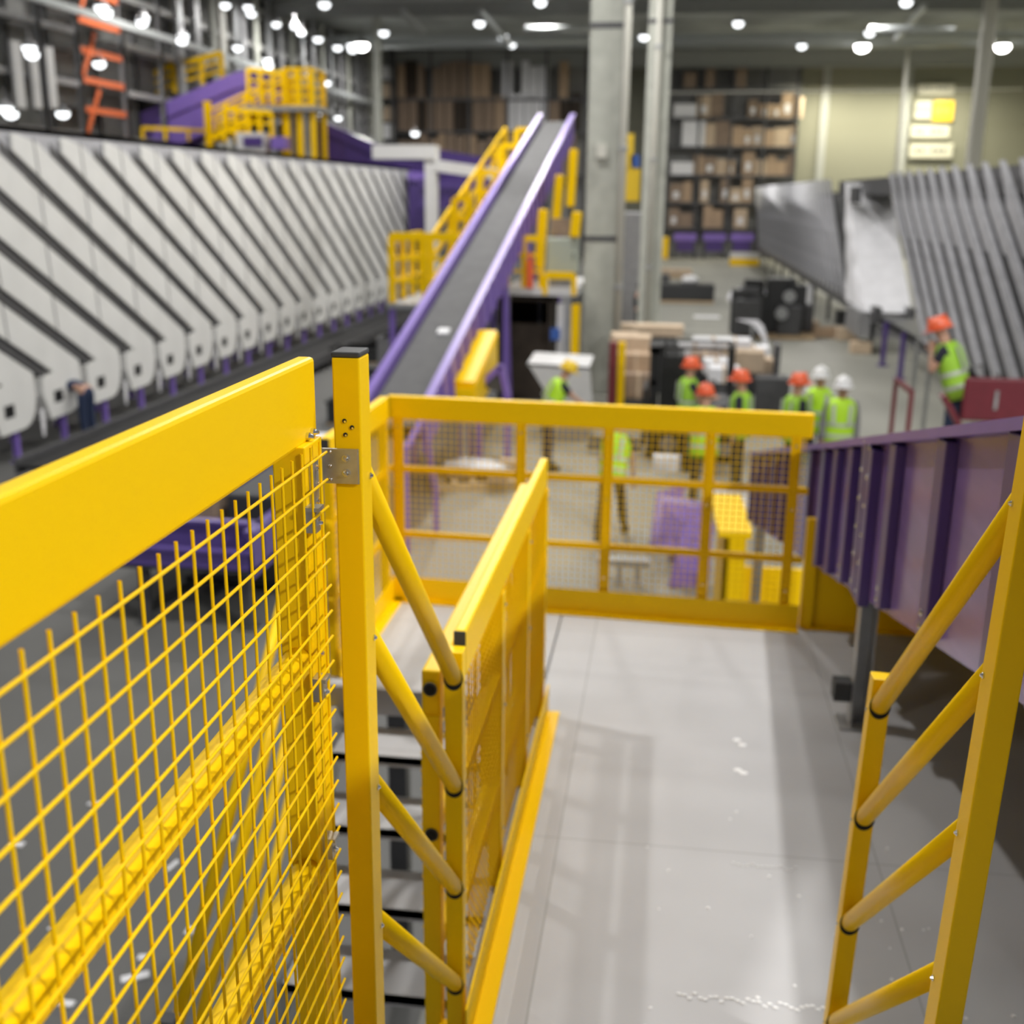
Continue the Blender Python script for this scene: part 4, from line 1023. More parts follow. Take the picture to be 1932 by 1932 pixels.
    # clothes
    bm = skin_bm([[('p', hip + Vector((0, 0, .06)), (.145, .115))] + [('q', hip, (.14, .115))]] + [[('q', None, 0), ('H%d' % s, leg[s][0], .10), ('K%d' % s, leg[s][1], .075), ('A%d' % s, leg[s][2] + Vector((0, 0, .02)), .062)] for s in (-1, 1)])
    mb = MB(); mb.bm.free(); mb.bm = bm; mb.build('trousers', M[pants], t, xf=rot, smooth=True)
    bm = skin_bm([[('p', tp(0, 0, .0), (.145, .11)), ('c1', tp(0, 0, .2), (.14, .105)), ('c2', tp(0, 0, .42), (.15, .105)), ('n', tp(0, 0, .53), .06)]] + [[('c2', None, 0), ('s%d' % s, arm[s][0], .068), ('e%d' % s, arm[s][0].lerp(arm[s][1], .95 if long_sleeve else .6), .055)] + ([('w%d' % s, arm[s][2], .042)] if long_sleeve else []) for s in (-1, 1)])
    mb = MB(); mb.bm.free(); mb.bm = bm; mb.build('shirt', M[shirt], t, xf=rot, smooth=True)
    if vest_on:
        def ring(z, a, c, n=18): return [tp(a * math.cos(2 * math.pi * i / n), c * math.sin(2 * math.pi * i / n), z) for i in range(n)]
        mb = MB(); mb.loft([ring(-.12, .205, .155), ring(.02, .20, .15), ring(.2, .20, .15), ring(.36, .215, .155), ring(.46, .215, .14), ring(.52, .16, .12), ring(.55, .10, .09)]); vb = mb.build('vest', M[vest], t, xf=rot, smooth=True)
        for z in (.0, .16):
            mb = MB(); mb.loft([ring(z, .207, .157), ring(z + .05, .207, .157)], caps=False); mb.build('reflective_band', M['refl'], vb, xf=rot)
        for s in (-1, 1):
            for fy in (-1, 1):
                mb = MB(); mb.bar(tp(.11 * s, .160 * fy, .2), tp(.12 * s, .14 * fy, .48), .05, .012, tp(0, fy, 0) - tp(0, 0, 0)); mb.build('reflective_band', M['refl'], vb, xf=rot)
    for s in (-1, 1):
        A = leg[s][2]; mb = MB()
        mb.loft([[Vector((A.x + .05 * math.cos(a), A.y + .03 + .125 * math.sin(a) + .04, z)) for a in [2 * math.pi * i / 12 for i in range(12)]] for z in (0, .05)] + [[Vector((A.x + .045 * math.cos(a), A.y + .03 + .08 * math.sin(a), .10)) for a in [2 * math.pi * i / 12 for i in range(12)]], [Vector((A.x + .045 * math.cos(a), A.y + .05 * math.sin(a), .17)) for a in [2 * math.pi * i / 12 for i in range(12)]]])
        mb.build('boot', M['boots'], t, xf=rot, smooth=True)
    if helmet:
        hc = head + up * .035; mb = MB(); q_ = up.rotation_difference(Vector((0, 0, 1))).inverted().to_matrix().to_4x4()
        prof = [(.150, 0), (.152, .012), (.128, .016), (.126, .06), (.110, .105), (.078, .138), (.035, .155), (.008, .158)]
        mb.lathe(prof, (0, 0, 0), 18, .93, 1.08)
        mb.box((-.012, -.11, .13), (.012, .11, .16))
        pr = [Vector((.11 * math.cos(a), .13 + .07 * math.sin(a), .004)) for a in [math.pi * i / 10 for i in range(11)]]
        mb.prism(pr, (0, 0, .012))
        mb.build('helmet', M[helmet], t, xf=rot @ Matrix.Translation(hc) @ q_ @ Matrix.Rotation(-hy, 4, 'Z'), smooth=False)
    else:
        mb = MB(); mb.ball((0, 0, 0), .1, 12, (.92, 1.05, .95)); mb.build('hair', M['black'], t, xf=rot @ Matrix.Translation(head + up * .045 - fx * .02), smooth=True)
    t.scale = ((size or PS),) * 3
    return t
PS = 1.07
def feet(px, py, zt=1.94):
    p = P(px, py, z=zt); return Vector((p.x, p.y, 0))
person('worker in yellow helmet and green vest bent forward before the white hopper', P(1072, 692, z=1.76) * 1 + Vector((-.33, 0, -1.76)), R(-70), 'h_yellow', 'vest', 'navy', 'jeans', lean=24, arms=('reach', 'reach'), long_sleeve=False)
person('worker walking in dark trousers and green vest, seen through the far railing mesh', (-.62, 14.85, 0), R(-14), 'h_orange', 'vest', 'trousers', 'trousers', stride=.27, arms=('down', 'down'), lean=24, size=.97, long_sleeve=False)
person('orange helmet worker seen from behind with arms spread, beside the forklift', feet(1335, 722), R(8), 'h_orange', 'vest', 'navy', 'trousers', arms=('out', 'out'), long_sleeve=False, lean=6)
person('worker in an orange helmet half hidden by the forklift frame', feet(1302, 672), R(-75), 'h_orange', 'vest_dim', 'navy', 'trousers', arms=('front', 'front'), long_sleeve=False)
person('orange helmet worker turned sideways, navy sleeve, just right of the forklift', feet(1403, 696), R(75), 'h_orange', 'vest_dim', 'navy', 'trousers', arms=('down', 'front'), head_yaw=10)
person('worker in an orange helmet looking right towards the two white helmets', feet(1506, 702), R(-65), 'h_orange', 'vest_dim', 'navy', 'trousers', arms=('down', 'down'), head_yaw=10)
person('worker in a white helmet and pale sleeves, standing behind the other white helmet', feet(1551, 689), R(168), 'h_white', 'vest', 'palecloth', 'trousers', arms=('down', 'down'))
person('worker in a white helmet with grey sleeves facing the camera', feet(1593, 707), R(178), 'h_white', 'vest', 'greycloth', 'trousers', arms=('down', 'down'))
pj = P(1203, 645, z=0)
person('bare headed person in dark clothes behind the big column', pj, R(-60), None, None, 'navy', 'trousers', arms=('down', 'front'), vest_on=False, group='workers')
pk = P(178, 812, z=.1)
person('person in blue jeans bending under the left chute row', (-10.5, 19.3, 0), R(80), None, None, 'jeans', 'jeans', arms=('reach', 'reach'), lean=80, vest_on=False)

# scissor lift and its worker
ZL = 1.55; YL = 14.6
pl = P(1768, 598, y=YL)
person('orange helmet worker leaning forward on the maroon lift, hands at chin', (pl.x + .34, YL, pl.z - 1.87), R(62), 'h_orange', 'vest_dim', 'navy', 'jeans', lean=20, arms=('chin', 'chin'), long_sleeve=False)
zd = pl.z - 1.87
lf = thing('scissor_lift', 'maroon lift platform with a closed box side at the right', 'lift', (pl.x + .8, YL, 0))
a, c = P(1822, 712, y=YL - .5), P(1932, 790, y=YL - .5)
b = MB(); b.box((a.x, YL - .5, c.z - .05), (a.x + 1.6, YL - .44, a.z)); bx_ = b.build('box_side', M['red'], lf, bevel=.03)
b = MB(); b.box((a.x + .36, YL - .515, a.z - .38), (a.x + .40, YL - .5, a.z - .15)); b.build('handle', M['galv'], bx_)
b = MB(); b.box((pl.x - .3, YL - .5, zd - .08), (a.x + 1.6, YL + .6, zd)); b.build('deck', M['red'], lf)
for (x_, y_) in ((pl.x - .3, YL - .45), (pl.x - .3, YL + .55), (a.x + 1.5, YL + .55)):
    b = MB(); b.box((x_ - .025, y_ - .025, zd), (x_ + .025, y_ + .025, zd + 1.0)); b.build('guard_post', M['red'], lf)
b = MB(); b.bar((pl.x - .3, YL - .45, zd + 1.0), (pl.x - .3, YL + .55, zd + 1.0), .05, .05); b.build('guard_rail', M['red'], lf)
a2, c2 = P(1778, 745, y=YL - .55), P(1808, 800, y=YL - .55)
b = MB(); b.bar(a2, c2, .06, .2, (0, 1, 0)); b.build('brace', M['red'], lf)
n_ = 2
for k in range(n_):
    z0, z1 = .35 + (zd - .45) * k / n_, .35 + (zd - .45) * (k + 1) / n_
    for y_ in (YL - .4, YL + .5):
        b = MB(); b.bar((pl.x - .1, y_, z0), (pl.x + 1.7, y_, z1), .05, .1).bar((pl.x - .1, y_, z1), (pl.x + 1.7, y_, z0), .05, .1); b.build('scissor_arm', M['red'], lf)
b = MB(); b.box((pl.x - .3, YL - .5, .12), (pl.x + 1.9, YL + .6, .35)); b.build('chassis', M['red'], lf)
for (x_, y_) in ((pl.x, YL - .5), (pl.x, YL + .5), (pl.x + 1.6, YL - .5), (pl.x + 1.6, YL + .5)):
    b = MB(); b.tube((x_, y_, .16), (x_, y_ + .1, .16), .16, 18); b.build('wheel', M['tyre'], lf)
for k, (px, pt) in enumerate(((1715, 640), (1742, 640))):
    q_ = P(px, 800, y=20.5); zt_ = P(px, pt, y=20.5).z
    b = MB(); b.tube((q_.x, 20.5, 0), (q_.x, 20.5, zt_), .035, 8).box((q_.x - .25, 20.4, 0), (q_.x + .25, 20.6, .04))
    tag(b.build('barrier_post', M['galv']), ['thin grey floor stand left of the maroon lift', 'thin grey floor stand nearest the maroon lift'][k], 'post')

# ================================================================== forklift
YF = 20.2
a, c = P(1216, 645, y=YF), P(1382, 642, y=YF)
x0, x1 = a.x, c.x; zt = a.z
fk = thing('forklift', 'black forklift with mast and overhead guard among the workers', 'forklift', ((x0 + x1) / 2, YF, 0))
b = MB()
for y_ in (YF - .35, YF + .35): b.box((x0 + .12, y_ - .06, .1), (x0 + .28, y_ + .06, zt - .05))
b.box((x0 + .1, YF - .41, zt - .15), (x0 + .3, YF + .41, zt - .02)).box((x0 + .14, YF - .41, 1.3), (x0 + .24, YF + .41, 1.4)).box((x0 + .14, YF - .41, .5), (x0 + .24, YF + .41, .62)); b.build('mast', M['black'], fk)
b = MB(); b.box((x0 + .02, YF - .5, .25), (x0 + .1, YF + .5, 1.25)); cr = b.build('carriage', M['black'], fk)
for y_ in (YF - .28, YF + .28):
    b = MB(); b.box((x0 - .95, y_ - .06, .12), (x0 + .05, y_ + .06, .17)); b.build('fork', M['black'], cr)
b = MB(); b.box((x0 + .3, YF - .5, .25), (x0 + .72, YF + .5, 1.85)); b.build('front_cowl', M['black'], fk, bevel=.03)
b = MB(); b.box((x0 + .3, YF - .55, .2), (x1 + .1, YF + .55, .75)); b.build('chassis', M['black'], fk, bevel=.05)
b = MB(); b.box((x1 - .35, YF - .5, .5), (x1 + .3, YF + .5, 1.05)); b.build('counterweight', M['dsteel'], fk, bevel=.08)
b = MB(); b.box((x0 + .85, YF - .25, .75), (x0 + 1.25, YF + .25, .88)).box((x0 + 1.18, YF - .25, .88), (x0 + 1.3, YF + .25, 1.35)); b.build('seat', M['seat'], fk, bevel=.03)
b = MB(); b.tube((x0 + .68, YF, 1.0), (x0 + .8, YF, 1.2), .025, 8).tube((x0 + .78, YF, 1.18), (x0 + .82, YF, 1.24), .17, 18); b.build('steering_wheel', M['seat'], fk)
for (x_, y_) in ((x0 + .34, YF - .48), (x0 + .34, YF + .48), (x1, YF - .48), (x1, YF + .48)):
    b = MB(); b.box((x_ - .035, y_ - .035, .7), (x_ + .035, y_ + .035, zt)); b.build('guard_post', M['black'], fk)
b = MB(); b.box((x0 + .28, YF - .52, zt - .05), (x1 + .04, YF - .46, zt)).box((x0 + .28, YF + .46, zt - .05), (x1 + .04, YF + .52, zt)).box((x1 - .02, YF - .5, zt - .05), (x1 + .04, YF + .5, zt))
for k in range(3): b.box((x0 + .3 + .12 * k, YF - .5, zt - .04), (x0 + .36 + .12 * k, YF + .5, zt))
b.build('overhead_guard', M['black'], fk)
for (x_, y_, r_) in ((x0 + .5, YF - .6, .3), (x0 + .5, YF + .45, .3), (x1 - .05, YF - .58, .24), (x1 - .05, YF + .43, .24)):
    b = MB(); b.tube((x_, y_, r_), (x_, y_ + .15, r_), r_, 20); wh = b.build('wheel', M['tyre'], fk)
    b = MB(); b.tube((x_, y_ - .005, r_), (x_, y_, r_), r_ * .5, 14); b.build('hub', M['steel'], wh)

# ================================================================== clutter on the hall floor
def pallet(label, x, y, rz=0, w=1.2, d=.8, group='pallets on the hall floor'):
    t = thing('wooden_pallet', label, 'pallet', (x, y, 0), group); X = Matrix.Translation((x, y, 0)) @ Matrix.Rotation(rz, 4, 'Z')
    for k in range(3):
        b = MB(); b.box((-w / 2, -d / 2 + k * (d - .1) / 2, 0), (w / 2, -d / 2 + k * (d - .1) / 2 + .1, .12)); b.build('bearer', M['wood'], t, xf=X)
    for k in range(6):
        b = MB(); b.box((-w / 2 + k * (w - .1) / 5, -d / 2, .12), (-w / 2 + k * (w - .1) / 5 + .1, d / 2, .14)); b.build('top_board', M['wood'], t, xf=X)
    return t
def simple(name, label, cat, a, c, m_, bev=.02, group=None):
    b = MB(); b.box(a, c); return tag(b.build(name, M[m_], None, bevel=bev), label, cat, group)
def lump(name, label, cat, c, r, sq, m_, seed=1, group=None):
    g = random.Random(seed); b = MB(); b.ball(c, r, 16, sq)
    for v in b.bm.verts:
        k = 1 + (g.random() - .5) * .22; v.co = Vector(c) + (v.co - Vector(c)) * k
    return tag(b.build(name, M[m_], None, smooth=True), label, cat, group)
# pallet with white sack behind the far railing
q_ = P(905, 912, z=0)
pallet('wooden pallet lying behind the far railing, left of the middle post', q_.x, q_.y, .3, 1.6, 1.0)
lump('white_sack', 'white sack lying on the pallet behind the far railing', 'sack', (q_.x - .1, q_.y, .27), .42, (1.3, .6, .3), 'label', 4)
for k, (px, py) in enumerate(((940, 905), (865, 895), (960, 880))):
    q_ = P(px, py, z=.2); simple('carton', ['brown carton on the front of that floor pallet', 'small brown carton beside the white sack', 'brown carton behind the floor pallet'][k], 'carton', (q_.x - .16, q_.y - .1, .15 if k != 2 else 0), (q_.x + .16, q_.y + .1, .32), ['card', 'card3', 'card2'][k], .01, 'cartons around the floor pallet')
# white trestle bench
t = thing('bench_trestle', 'low white steel trestle behind the far railing, right of its middle post', 'trestle', (-.35, 12.9, 0))
a, c = P(1128, 1050, y=12.9), P(1226, 1062, y=12.9)
b = MB(); b.box((a.x, 12.85, c.z - .05), (c.x, 13.0, c.z + .03)); b.build('top_bar', M['galv'], t)
for px in (1135, 1170, 1205):
    p = P(px, 1060, y=12.9); b = MB(); b.box((p.x - .03, 12.87, 0), (p.x + .03, 12.95, c.z - .05)).box((p.x - .06, 12.85, 0), (p.x + .06, 12.97, .03)); b.build('leg', M['galv'], t)
# purple tipped hopper and yellow box under the conveyor end
t = thing('purple_hopper', 'open purple hopper standing below the conveyor end, seen through the far railing', 'hopper', (.2, 13.5, 0))
a, c, d_, e_ = P(1238, 930, y=14), P(1328, 950, y=14), P(1330, 1040, y=13.4), P(1225, 1035, y=13.6)
b = MB(); b.prism([a, c, d_, e_], (0, .05, 0)); b.build('back_plate', M['purple_panel'], t)
b = MB(); b.prism([a, a + Vector((.35, .3, .05)), P(1268, 1030, y=13.8), e_], (.03, 0, 0)); b.build('side_plate', M['purple_panel'], t)
f1, f2 = P(1300, 985, y=13.2), P(1270, 1110, y=12.9)
b = MB(); b.bar(f1, (f2.x, f2.y, 0), .12, .12, (0, 1, 0)).bar(f1 + Vector((.25, 0, 0)), (f2.x + .35, f2.y, 0), .1, .1, (0, 1, 0)).prism([P(1262, 1120, y=12.9), P(1300, 1030, y=13.1), P(1325, 1030, y=13.1), P(1322, 1125, y=12.9)], (0, .05, 0)); b.build('leg_frame', M['purple'], t)
b = MB(); b.box((a.x + .2, 13.9, 0), (a.x + .3, 14, a.z - .2)); b.build('back_leg', M['purple'], t)
t = thing('yellow_guard_box', 'tall yellow guard box behind the right end of the far railing', 'guard', (1.0, 11.5, 0))
a, c = P(1352, 962, y=11.8), P(1408, 985, y=11.0)
b = MB(); b.bar((a.x + .12, 12.4, a.z + .0), (c.x - .1, 11.0, a.z - .04), .34, .06); b.build('top_board', Y, t)
b = MB(); b.box((a.x + .05, 11.0, 0), (c.x + .02, 11.06, a.z - .05)).box((a.x + .05, 11.0, 0), (a.x + .1, 12.4, a.z - .05)); b.build('front_board', Y, t)
b = MB(); b.box((c.x + .02, 11.5, 0), (c.x + .9, 11.55, .75)); b.build('low_guard', Y, t)
# dark red and yellow posts near the big column
for k, (px, m_, w) in enumerate(((1158, 'darkred', .16), (1174, 'yellow', .14))):
    p, r = P(px, 645, y=22.5), P(px, 750, y=22.5)
    simple('protection_post', ['dark red protection post right of the big column foot', 'yellow protection post beside the dark red one'][k], 'post', (p.x - w / 2, 22.4, 0), (p.x + w / 2, 22.4 + w, p.z), m_)
# pile of cartons, foam and boards behind the forklift
g = random.Random(21)
spots = [(1192, 655, 24, 'card2', .8, .5), (1200, 690, 23.4, 'card', .8, .55), (1205, 725, 23, 'card3', .7, .5), (1225, 622, 27, 'card2', 1.6, .25), (1310, 660, 24.5, 'label', .8, .35), (1345, 655, 25, 'label', .9, .4), (1385, 660, 25.5, 'wrap', .7, .5), (1330, 680, 24, 'card3', .6, .35), (1350, 690, 23.5, 'label', .5, .3), (1400, 680, 24.6, 'card2', .9, .45), (1440, 690, 25, 'card2', .6, .35), (1420, 665, 26, 'wrap', .7, .3), (1365, 705, 22.8, 'wrap', .6, .3), (1178, 640, 25.5, 'card2', .6, .3)]
nm = {'card2': 'pale brown', 'card': 'brown', 'card3': 'dark brown', 'label': 'white', 'wrap': 'white wrapped'}
for k, (px, py, yy, m_, w, h) in enumerate(spots):
    p = P(px, py, y=yy); z0 = max(0, p.z - h / 2)
    t = thing('carton', '%s box piled behind the forklift, %s counted from left' % (nm[m_], ORD[sorted(s[0] for s in spots).index(px)]), 'carton', (p.x, yy, 0), 'boxes piled behind the forklift')
    b = MB(); b.box((p.x - w / 2, yy - .3, z0), (p.x + w / 2, yy + .3, z0 + h)); b.build('body', M[m_], t, bevel=.02)
    b = MB(); b.box((p.x - .03, yy - .305, z0), (p.x + .03, yy + .305, z0 + h + .005)); b.build('tape', M['card2'], t)
    if z0 > .05:
        simple('box_pedestal', 'dark stand under the %s box of the pile from the left' % ORD[sorted(s[0] for s in spots).index(px)], 'stand', (p.x - w * .4, yy - .25, 0), (p.x + w * .4, yy + .25, z0), 'dsteel', .01, 'stands under the boxes')
for k, (px, py, yy, w, h, m_, lb) in enumerate(((1458, 730, 23.5, .7, .35, 'dsteel', 'grey steel crate right of the pile of boxes'), (1465, 700, 24.5, .12, 1.1, 'dsteel', 'narrow dark stand on the right of the grey crate'))):
    p = P(px, py, y=yy); simple('steel_crate', lb, 'crate', (p.x - w / 2, yy, 0), (p.x + w / 2, yy + .6, max(p.z + h / 2, .3)), m_)
# black machine pile with totes (middle right)
t = thing('wrapped_machine', 'dark heap of black machine parts on the floor before the far right chutes', 'machine', P(1455, 640, z=0))
base = P(1458, 640, z=0)
g = random.Random(31)
b = MB(); b.box((base.x - 1.25, base.y, 0), (base.x + 1.35, base.y + 2.2, .12)); b.build('skid', M['wood'], t)
for k in range(16):
    x = base.x - 1.1 + 2.2 * g.random(); y = base.y + .2 + 1.6 * g.random(); z = .12; w = .5 + .4 * g.random(); h = .7 + 1.1 * g.random()
    b = MB(); b.box((x - w / 2, y - w / 2, z), (x + w / 2, y + w / 2, z + h)); b.build('part_block', M[['sole', 'dsteel', 'black'][k % 3]], t, bevel=.05)
for k, (px, py) in enumerate(((1475, 592), (1398, 575), (1490, 560))):
    p = P(px, py, y=base.y - .05); b = MB(); b.tube((p.x, p.y, p.z), (p.x, p.y + .1, p.z), .2, 16); b.build('roller_end', M['galv'], t)
p = P(1418, 545, y=base.y + 1); lump('white_bag', 'pale loose sheet lying on the left of the dark machine heap', 'sheet', (p.x, p.y, p.z - .3), .62, (1.3, .8, .6), 'wrap', 8)
# curved bright sheet
t = thing('curved_sheet', 'curved bright metal sheet leaning in front of the dark machine heap', 'sheet', P(1425, 650, y=27))
pts = [P(*q_, y=27) for q_ in ((1390, 603), (1420, 612), (1437, 635), (1446, 672))]; pts2 = [P(*q_, y=27) for q_ in ((1430, 604), (1441, 615), (1448, 640), (1452, 668))]
b = MB(); b.prism(pts + pts2[::-1], (0, .05, 0)); b.build('sheet', M['wrap'], t)
b = MB(); b.bar(pts[1], (pts[1].x, 27.4, 0), .06, .06, (0, 1, 0)).bar(pts[3], (pts[3].x, 27.2, 0), .06, .06, (0, 1, 0)); b.build('prop', M['galv'], t)
for k, (px, py, w, h, m_, lb) in enumerate(((1520, 560, .5, .9, 'wrap', 'white standing sheet right of the dark machine heap'), (1528, 610, .6, .4, 'card2', 'pale box on the floor right of the dark machine heap'), (1560, 620, .9, .35, 'card', 'brown flattened carton before the far right chutes'), (1600, 625, .7, .4, 'card2', 'pale carton under the far right chutes'), (1625, 650, .6, .35, 'card2', 'pale carton nearest the purple legs'), (1590, 595, .5, .5, 'sole', 'dark bag under the far right chutes'))):
    p = P(px, py + 18, z=0); simple('floor_scrap', lb, 'scrap', (p.x - w / 2, p.y, 0), (p.x + w / 2, p.y + .5, h), m_, .03, 'packing scraps at the right')
# machines on pallets in the far aisle
for k, (px, py, w, h, m_, lb) in enumerate(((1290, 572, 2.6, .8, 'sole', 'dark grey flat machine on the floor of the far aisle'), (1225, 560, 1.8, 1.0, 'dsteel', 'dark machine block left of the far aisle'), (1265, 525, 2.4, .5, 'card2', 'pale stack of boards in the far aisle'), (1190, 575, 1.5, 1.1, 'steel', 'grey crate behind the big column'), (1215, 505, 1.6, 1.3, 'card', 'brown stack of cartons far behind the second column'), (1240, 490, 1.5, 1.6, 'yellow', 'yellow machine far back in the aisle'))):
    p = P(px, py, z=0); t = thing('aisle_machine' if k in (0, 1, 5) else 'aisle_stack', lb, 'machine' if k in (0, 1, 5) else 'stack', p)
    b = MB(); b.box((p.x - w / 2, p.y, .1), (p.x + w / 2, p.y + 1.2, h)); b.build('body', M[m_], t, bevel=.04)
    b = MB(); b.box((p.x - w / 2, p.y, 0), (p.x + w / 2, p.y + 1.2, .1)); b.build('skid', M['wood'], t)
p = P(1303, 542, z=.8); lump('white_bag', 'white bag on the flat machine in the far aisle', 'bag', (p.x, P(1290, 572, z=0).y + .5, .98), .38, (1, .8, .5), 'label', 12)
p = P(1334, 600, z=0); simple('paper_sheet', 'pale sheet lying on the floor of the far aisle', 'sheet', (p.x - .5, p.y, 0), (p.x + .5, p.y + .8, .02), 'label', .0)
p = P(1440, 820, z=0); simple('floor_board', 'pale board lying on the floor right behind the far railing', 'board', (.75, 16.4, 0), (2.0, 17.6, .04), 'offwhite', .0)
p = P(1260, 890, z=0); simple('floor_carton', 'small white carton on the floor seen through the far railing', 'carton', (p.x - .25, p.y, 0), (p.x + .2, p.y + .3, .25), 'label', .01)
for k, (px, py) in enumerate(((1640, 730), (1680, 790))):
    pass
# dark take-away conveyor and crates in front of the chute ends
t = thing('takeaway_conveyor', 'low dark take-away conveyor on the floor along the left chute ends', 'conveyor', (-9.4, 30, 0))
b = MB(); b.box((-9.95, 16, .28), (-8.85, 47, .34)); b.build('belt', M['black'], t)
for x_ in (-9.98, -8.82):
    b = MB(); b.box((x_ - .03, 16, .2), (x_ + .03, 47, .44)); b.build('side_frame', M['dsteel'], t)
for k in range(8):
    b = MB(); b.box((-9.95, 16.5 + 4.2 * k, 0), (-8.85, 16.6 + 4.2 * k, .28)); b.build('leg', M['dsteel'], t)
g = random.Random(77)
for k in range(12):
    x = -8.0 + 2.6 * g.random(); y = 22 + 2.1 * k; w = .5 + .7 * g.random(); h = .3 + .8 * g.random()
    m_ = ['sole', 'dsteel', 'black', 'steel'][k % 4]
    t = thing('floor_crate', '%s crate on the floor left of the belt conveyor, %s from the front' % ({'sole': 'dark grey', 'dsteel': 'dark steel', 'black': 'black', 'steel': 'grey'}[m_], ORD[k]), 'crate', (x, y, 0), 'crates beside the belt conveyor')
    b = MB(); b.box((x - w, y - .4, .05), (x + w, y + .4, h)); b.build('body', M[m_], t, bevel=.02)
    b = MB(); b.box((x - w - .02, y - .42, h - .05), (x + w + .02, y + .42, h)); b.build('rim', M[m_], t)
    b = MB(); b.box((x - w, y - .4, 0), (x + w, y + .4, .05)); b.build('skid', M['wood'], t)
# purple receiving table under the near mesh
tt = thing('receiving_table', 'purple receiving table with raised rim, seen through the near mesh', 'table', (-5, 11, 0))
fl_, fr_ = P(255, 1052, z=.72), P(462, 1090, z=.72); fr_.y = fl_.y = (fl_.y + fr_.y) / 2
x0, x1, y0 = fl_.x - .4, fr_.x, fr_.y; y1 = y0 + 3.4
b = MB(); b.box((x0, y0, .70), (x1, y0 + .03, .92)).box((x0, y0 - .05, .9), (x1, y0 + .05, .93)); b.build('front_rim', M['purple_mid'], tt)
b = MB(); b.box((x0, y0 + .35, .74), (x1, y0 + .38, 1.12)).box((x0, y0 + .3, 1.1), (x1, y0 + .42, 1.14)); b.build('inner_wall', M['purple_mid'], tt)
b = MB(); b.box((x1 - .03, y0, .62), (x1, y1, 1.12)).box((x1 - .08, y0, 1.1), (x1 + .04, y1, 1.14)); b.build('side_rim', M['purple_mid'], tt)
b = MB(); b.box((x0, y1 - .03, .62), (x1, y1, 1.3)).box((x0, y1 - .08, 1.28), (x1, y1 + .04, 1.33)); b.build('back_rim', M['purple_mid'], tt)
b = MB(); b.box((x0, y0, .68), (x1, y1, .72)); b.build('table_top', M['dsteel'], tt)
for (x_, y_) in ((x0 + .5, y0 + .2), (x1 - .15, y0 + .2), (x0 + .5, y1 - .3), (x1 - .15, y1 - .3)):
    b = MB(); b.box((x_ - .05, y_ - .05, 0), (x_ + .05, y_ + .05, .68)).box((x_ - .1, y_ - .1, 0), (x_ + .1, y_ + .1, .02)); b.build('leg', M['dsteel'], tt)
b = MB(); b.bar((x0 + .5, y0 + .2, .15), (x1 - .15, y0 + 1.8, .62), .06, .1); b.build('brace', M['black'], tt)
b = MB(); b.box((x0 + .5, y0 + 1.2, .12), (x1 - .15, y1 - .3, .18)); b.build('lower_shelf', M['black'], tt)
simple('carton', 'open brown carton standing in the purple receiving table', 'carton', (x1 - 1.35, y0 + .9, .72), (x1 - .75, y0 + 1.4, 1.22), 'card3', .01)
simple('black_case', 'black case standing in the purple receiving table', 'case', (x1 - .65, y0 + 1.0, .72), (x1 - .08, y0 + 2.9, 1.25), 'sole', .03)
simple('white_board', 'white panel piece behind the black case in the receiving table', 'panel', (x1 - .5, y1 - .45, .72), (x1 - .1, y1 - .1, 1.5), 'label', .01)
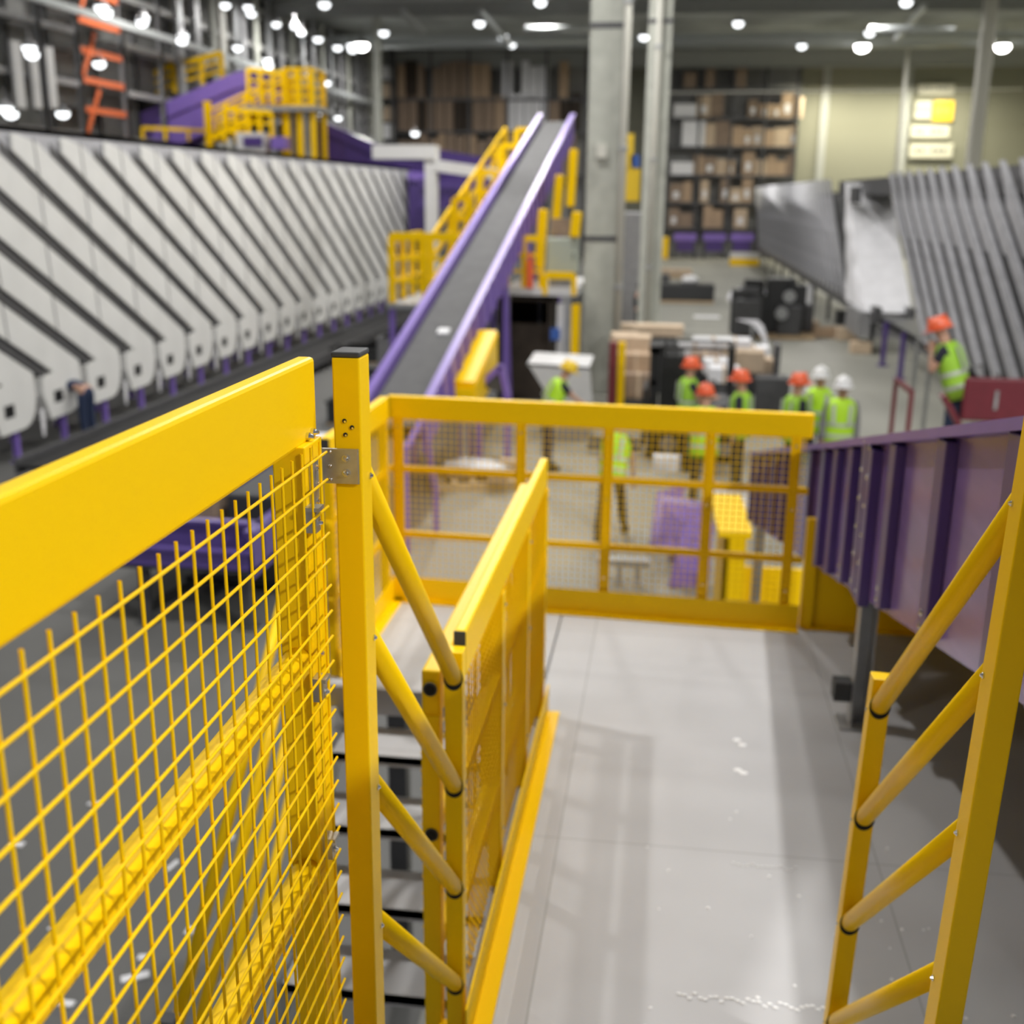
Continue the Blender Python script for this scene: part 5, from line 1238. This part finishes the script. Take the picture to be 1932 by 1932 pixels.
# scraps of wood and paper on the floor under the near mesh
for k, (px, py, w, d_, rz) in enumerate(((178, 1515, .10, .03, .3), (325, 1632, .03, .13, -.2), (33, 1592, .09, .06, 0), (105, 1752, .10, .02, .1), (255, 1842, .16, .06, .5), (268, 1805, .05, .05, .2), (125, 1892, .09, .05, 0), (358, 1755, .05, .07, 0), (435, 1578, .04, .08, .3), (452, 1835, .18, .26, .1))):
    q_ = P(px, py, z=.01); b = MB(); b.box((-w * .5, -d_ * .5, 0), (w * .5, d_ * .5, .01)); X = Matrix.Translation((q_.x, q_.y, 0)) @ Matrix.Rotation(rz, 4, 'Z')
    tag(b.build('paper_scrap', M['card2' if k == 9 else 'label'], None, xf=X), ['small pale scrap', 'thin pale splinter', 'white paper shred', 'thin white shred', 'torn pale scrap', 'tiny white scrap', 'crumpled white shred', 'small paper bit', 'short pale splinter', 'tan card piece'][k] + ' on the floor under the near mesh, ' + ['upper left', 'middle', 'far left', 'lower left', 'beside the lower tube', 'above the torn scrap', 'bottom left corner', 'right of centre', 'near the slanting tubes', 'behind the slanting tubes'][k], 'scrap', 'scraps on the floor below the mesh')
# ================================================================== light
def area(loc, size, power, col=(1, .98, .95), shape='DISK', spread=None):
    l = bpy.data.lights.new('high_bay_light', 'AREA'); l.shape = shape; l.size = size; l.energy = power; l.color = col
    o = bpy.data.objects.new('high_bay_light', l); COL.objects.link(o); o.location = loc
    return o
for x_, y_, pw in ((14, -5, 4000), (-9, -5, 150), (17, 15, 900), (-2, 17, 170), (-3.5, 21, 600), (-5, 30, 1100), (-5, 41, 950), (1.8, 25, 620), (1, 44, 380), (19, 30, 400),
                   (-19, 29, 220), (-19, 44, 600), (19, 44, 450), (-19, 60, 750), (-7, 60, 550), (8, 60, 650), (19, 60, 650), (-18, 76, 900), (-6, 76, 950), (7, 76, 1000), (18, 76, 1100)):
    area((x_, y_, 13.4), 1.1 if y_ != 17 else .4, pw)
area((-4.7, 5.85, 13.5), .35, 420)
area((2.8, 6.0, 13.5), .3, 660)
area((1.8, 6.0, 13.5), .3, 220)
for px in (1627, 1760, 1892):
    p = P(px, 85, z=13.3); area((p.x, 88.2, 12.6), .8, 1000 if px in (1627, 1892) else 500, (1, .94, .72))
w = bpy.data.worlds.new('world'); scene.world = w; w.use_nodes = True
w.node_tree.nodes['Background'].inputs['Color'].default_value = (.8, .85, 1, 1)
w.node_tree.nodes['Background'].inputs['Strength'].default_value = .22
scene.view_settings.view_transform = 'Standard'; scene.view_settings.look = 'None'
scene.view_settings.gamma = 1; scene.view_settings.use_curve_mapping = False
scene.view_settings.exposure = 0.0
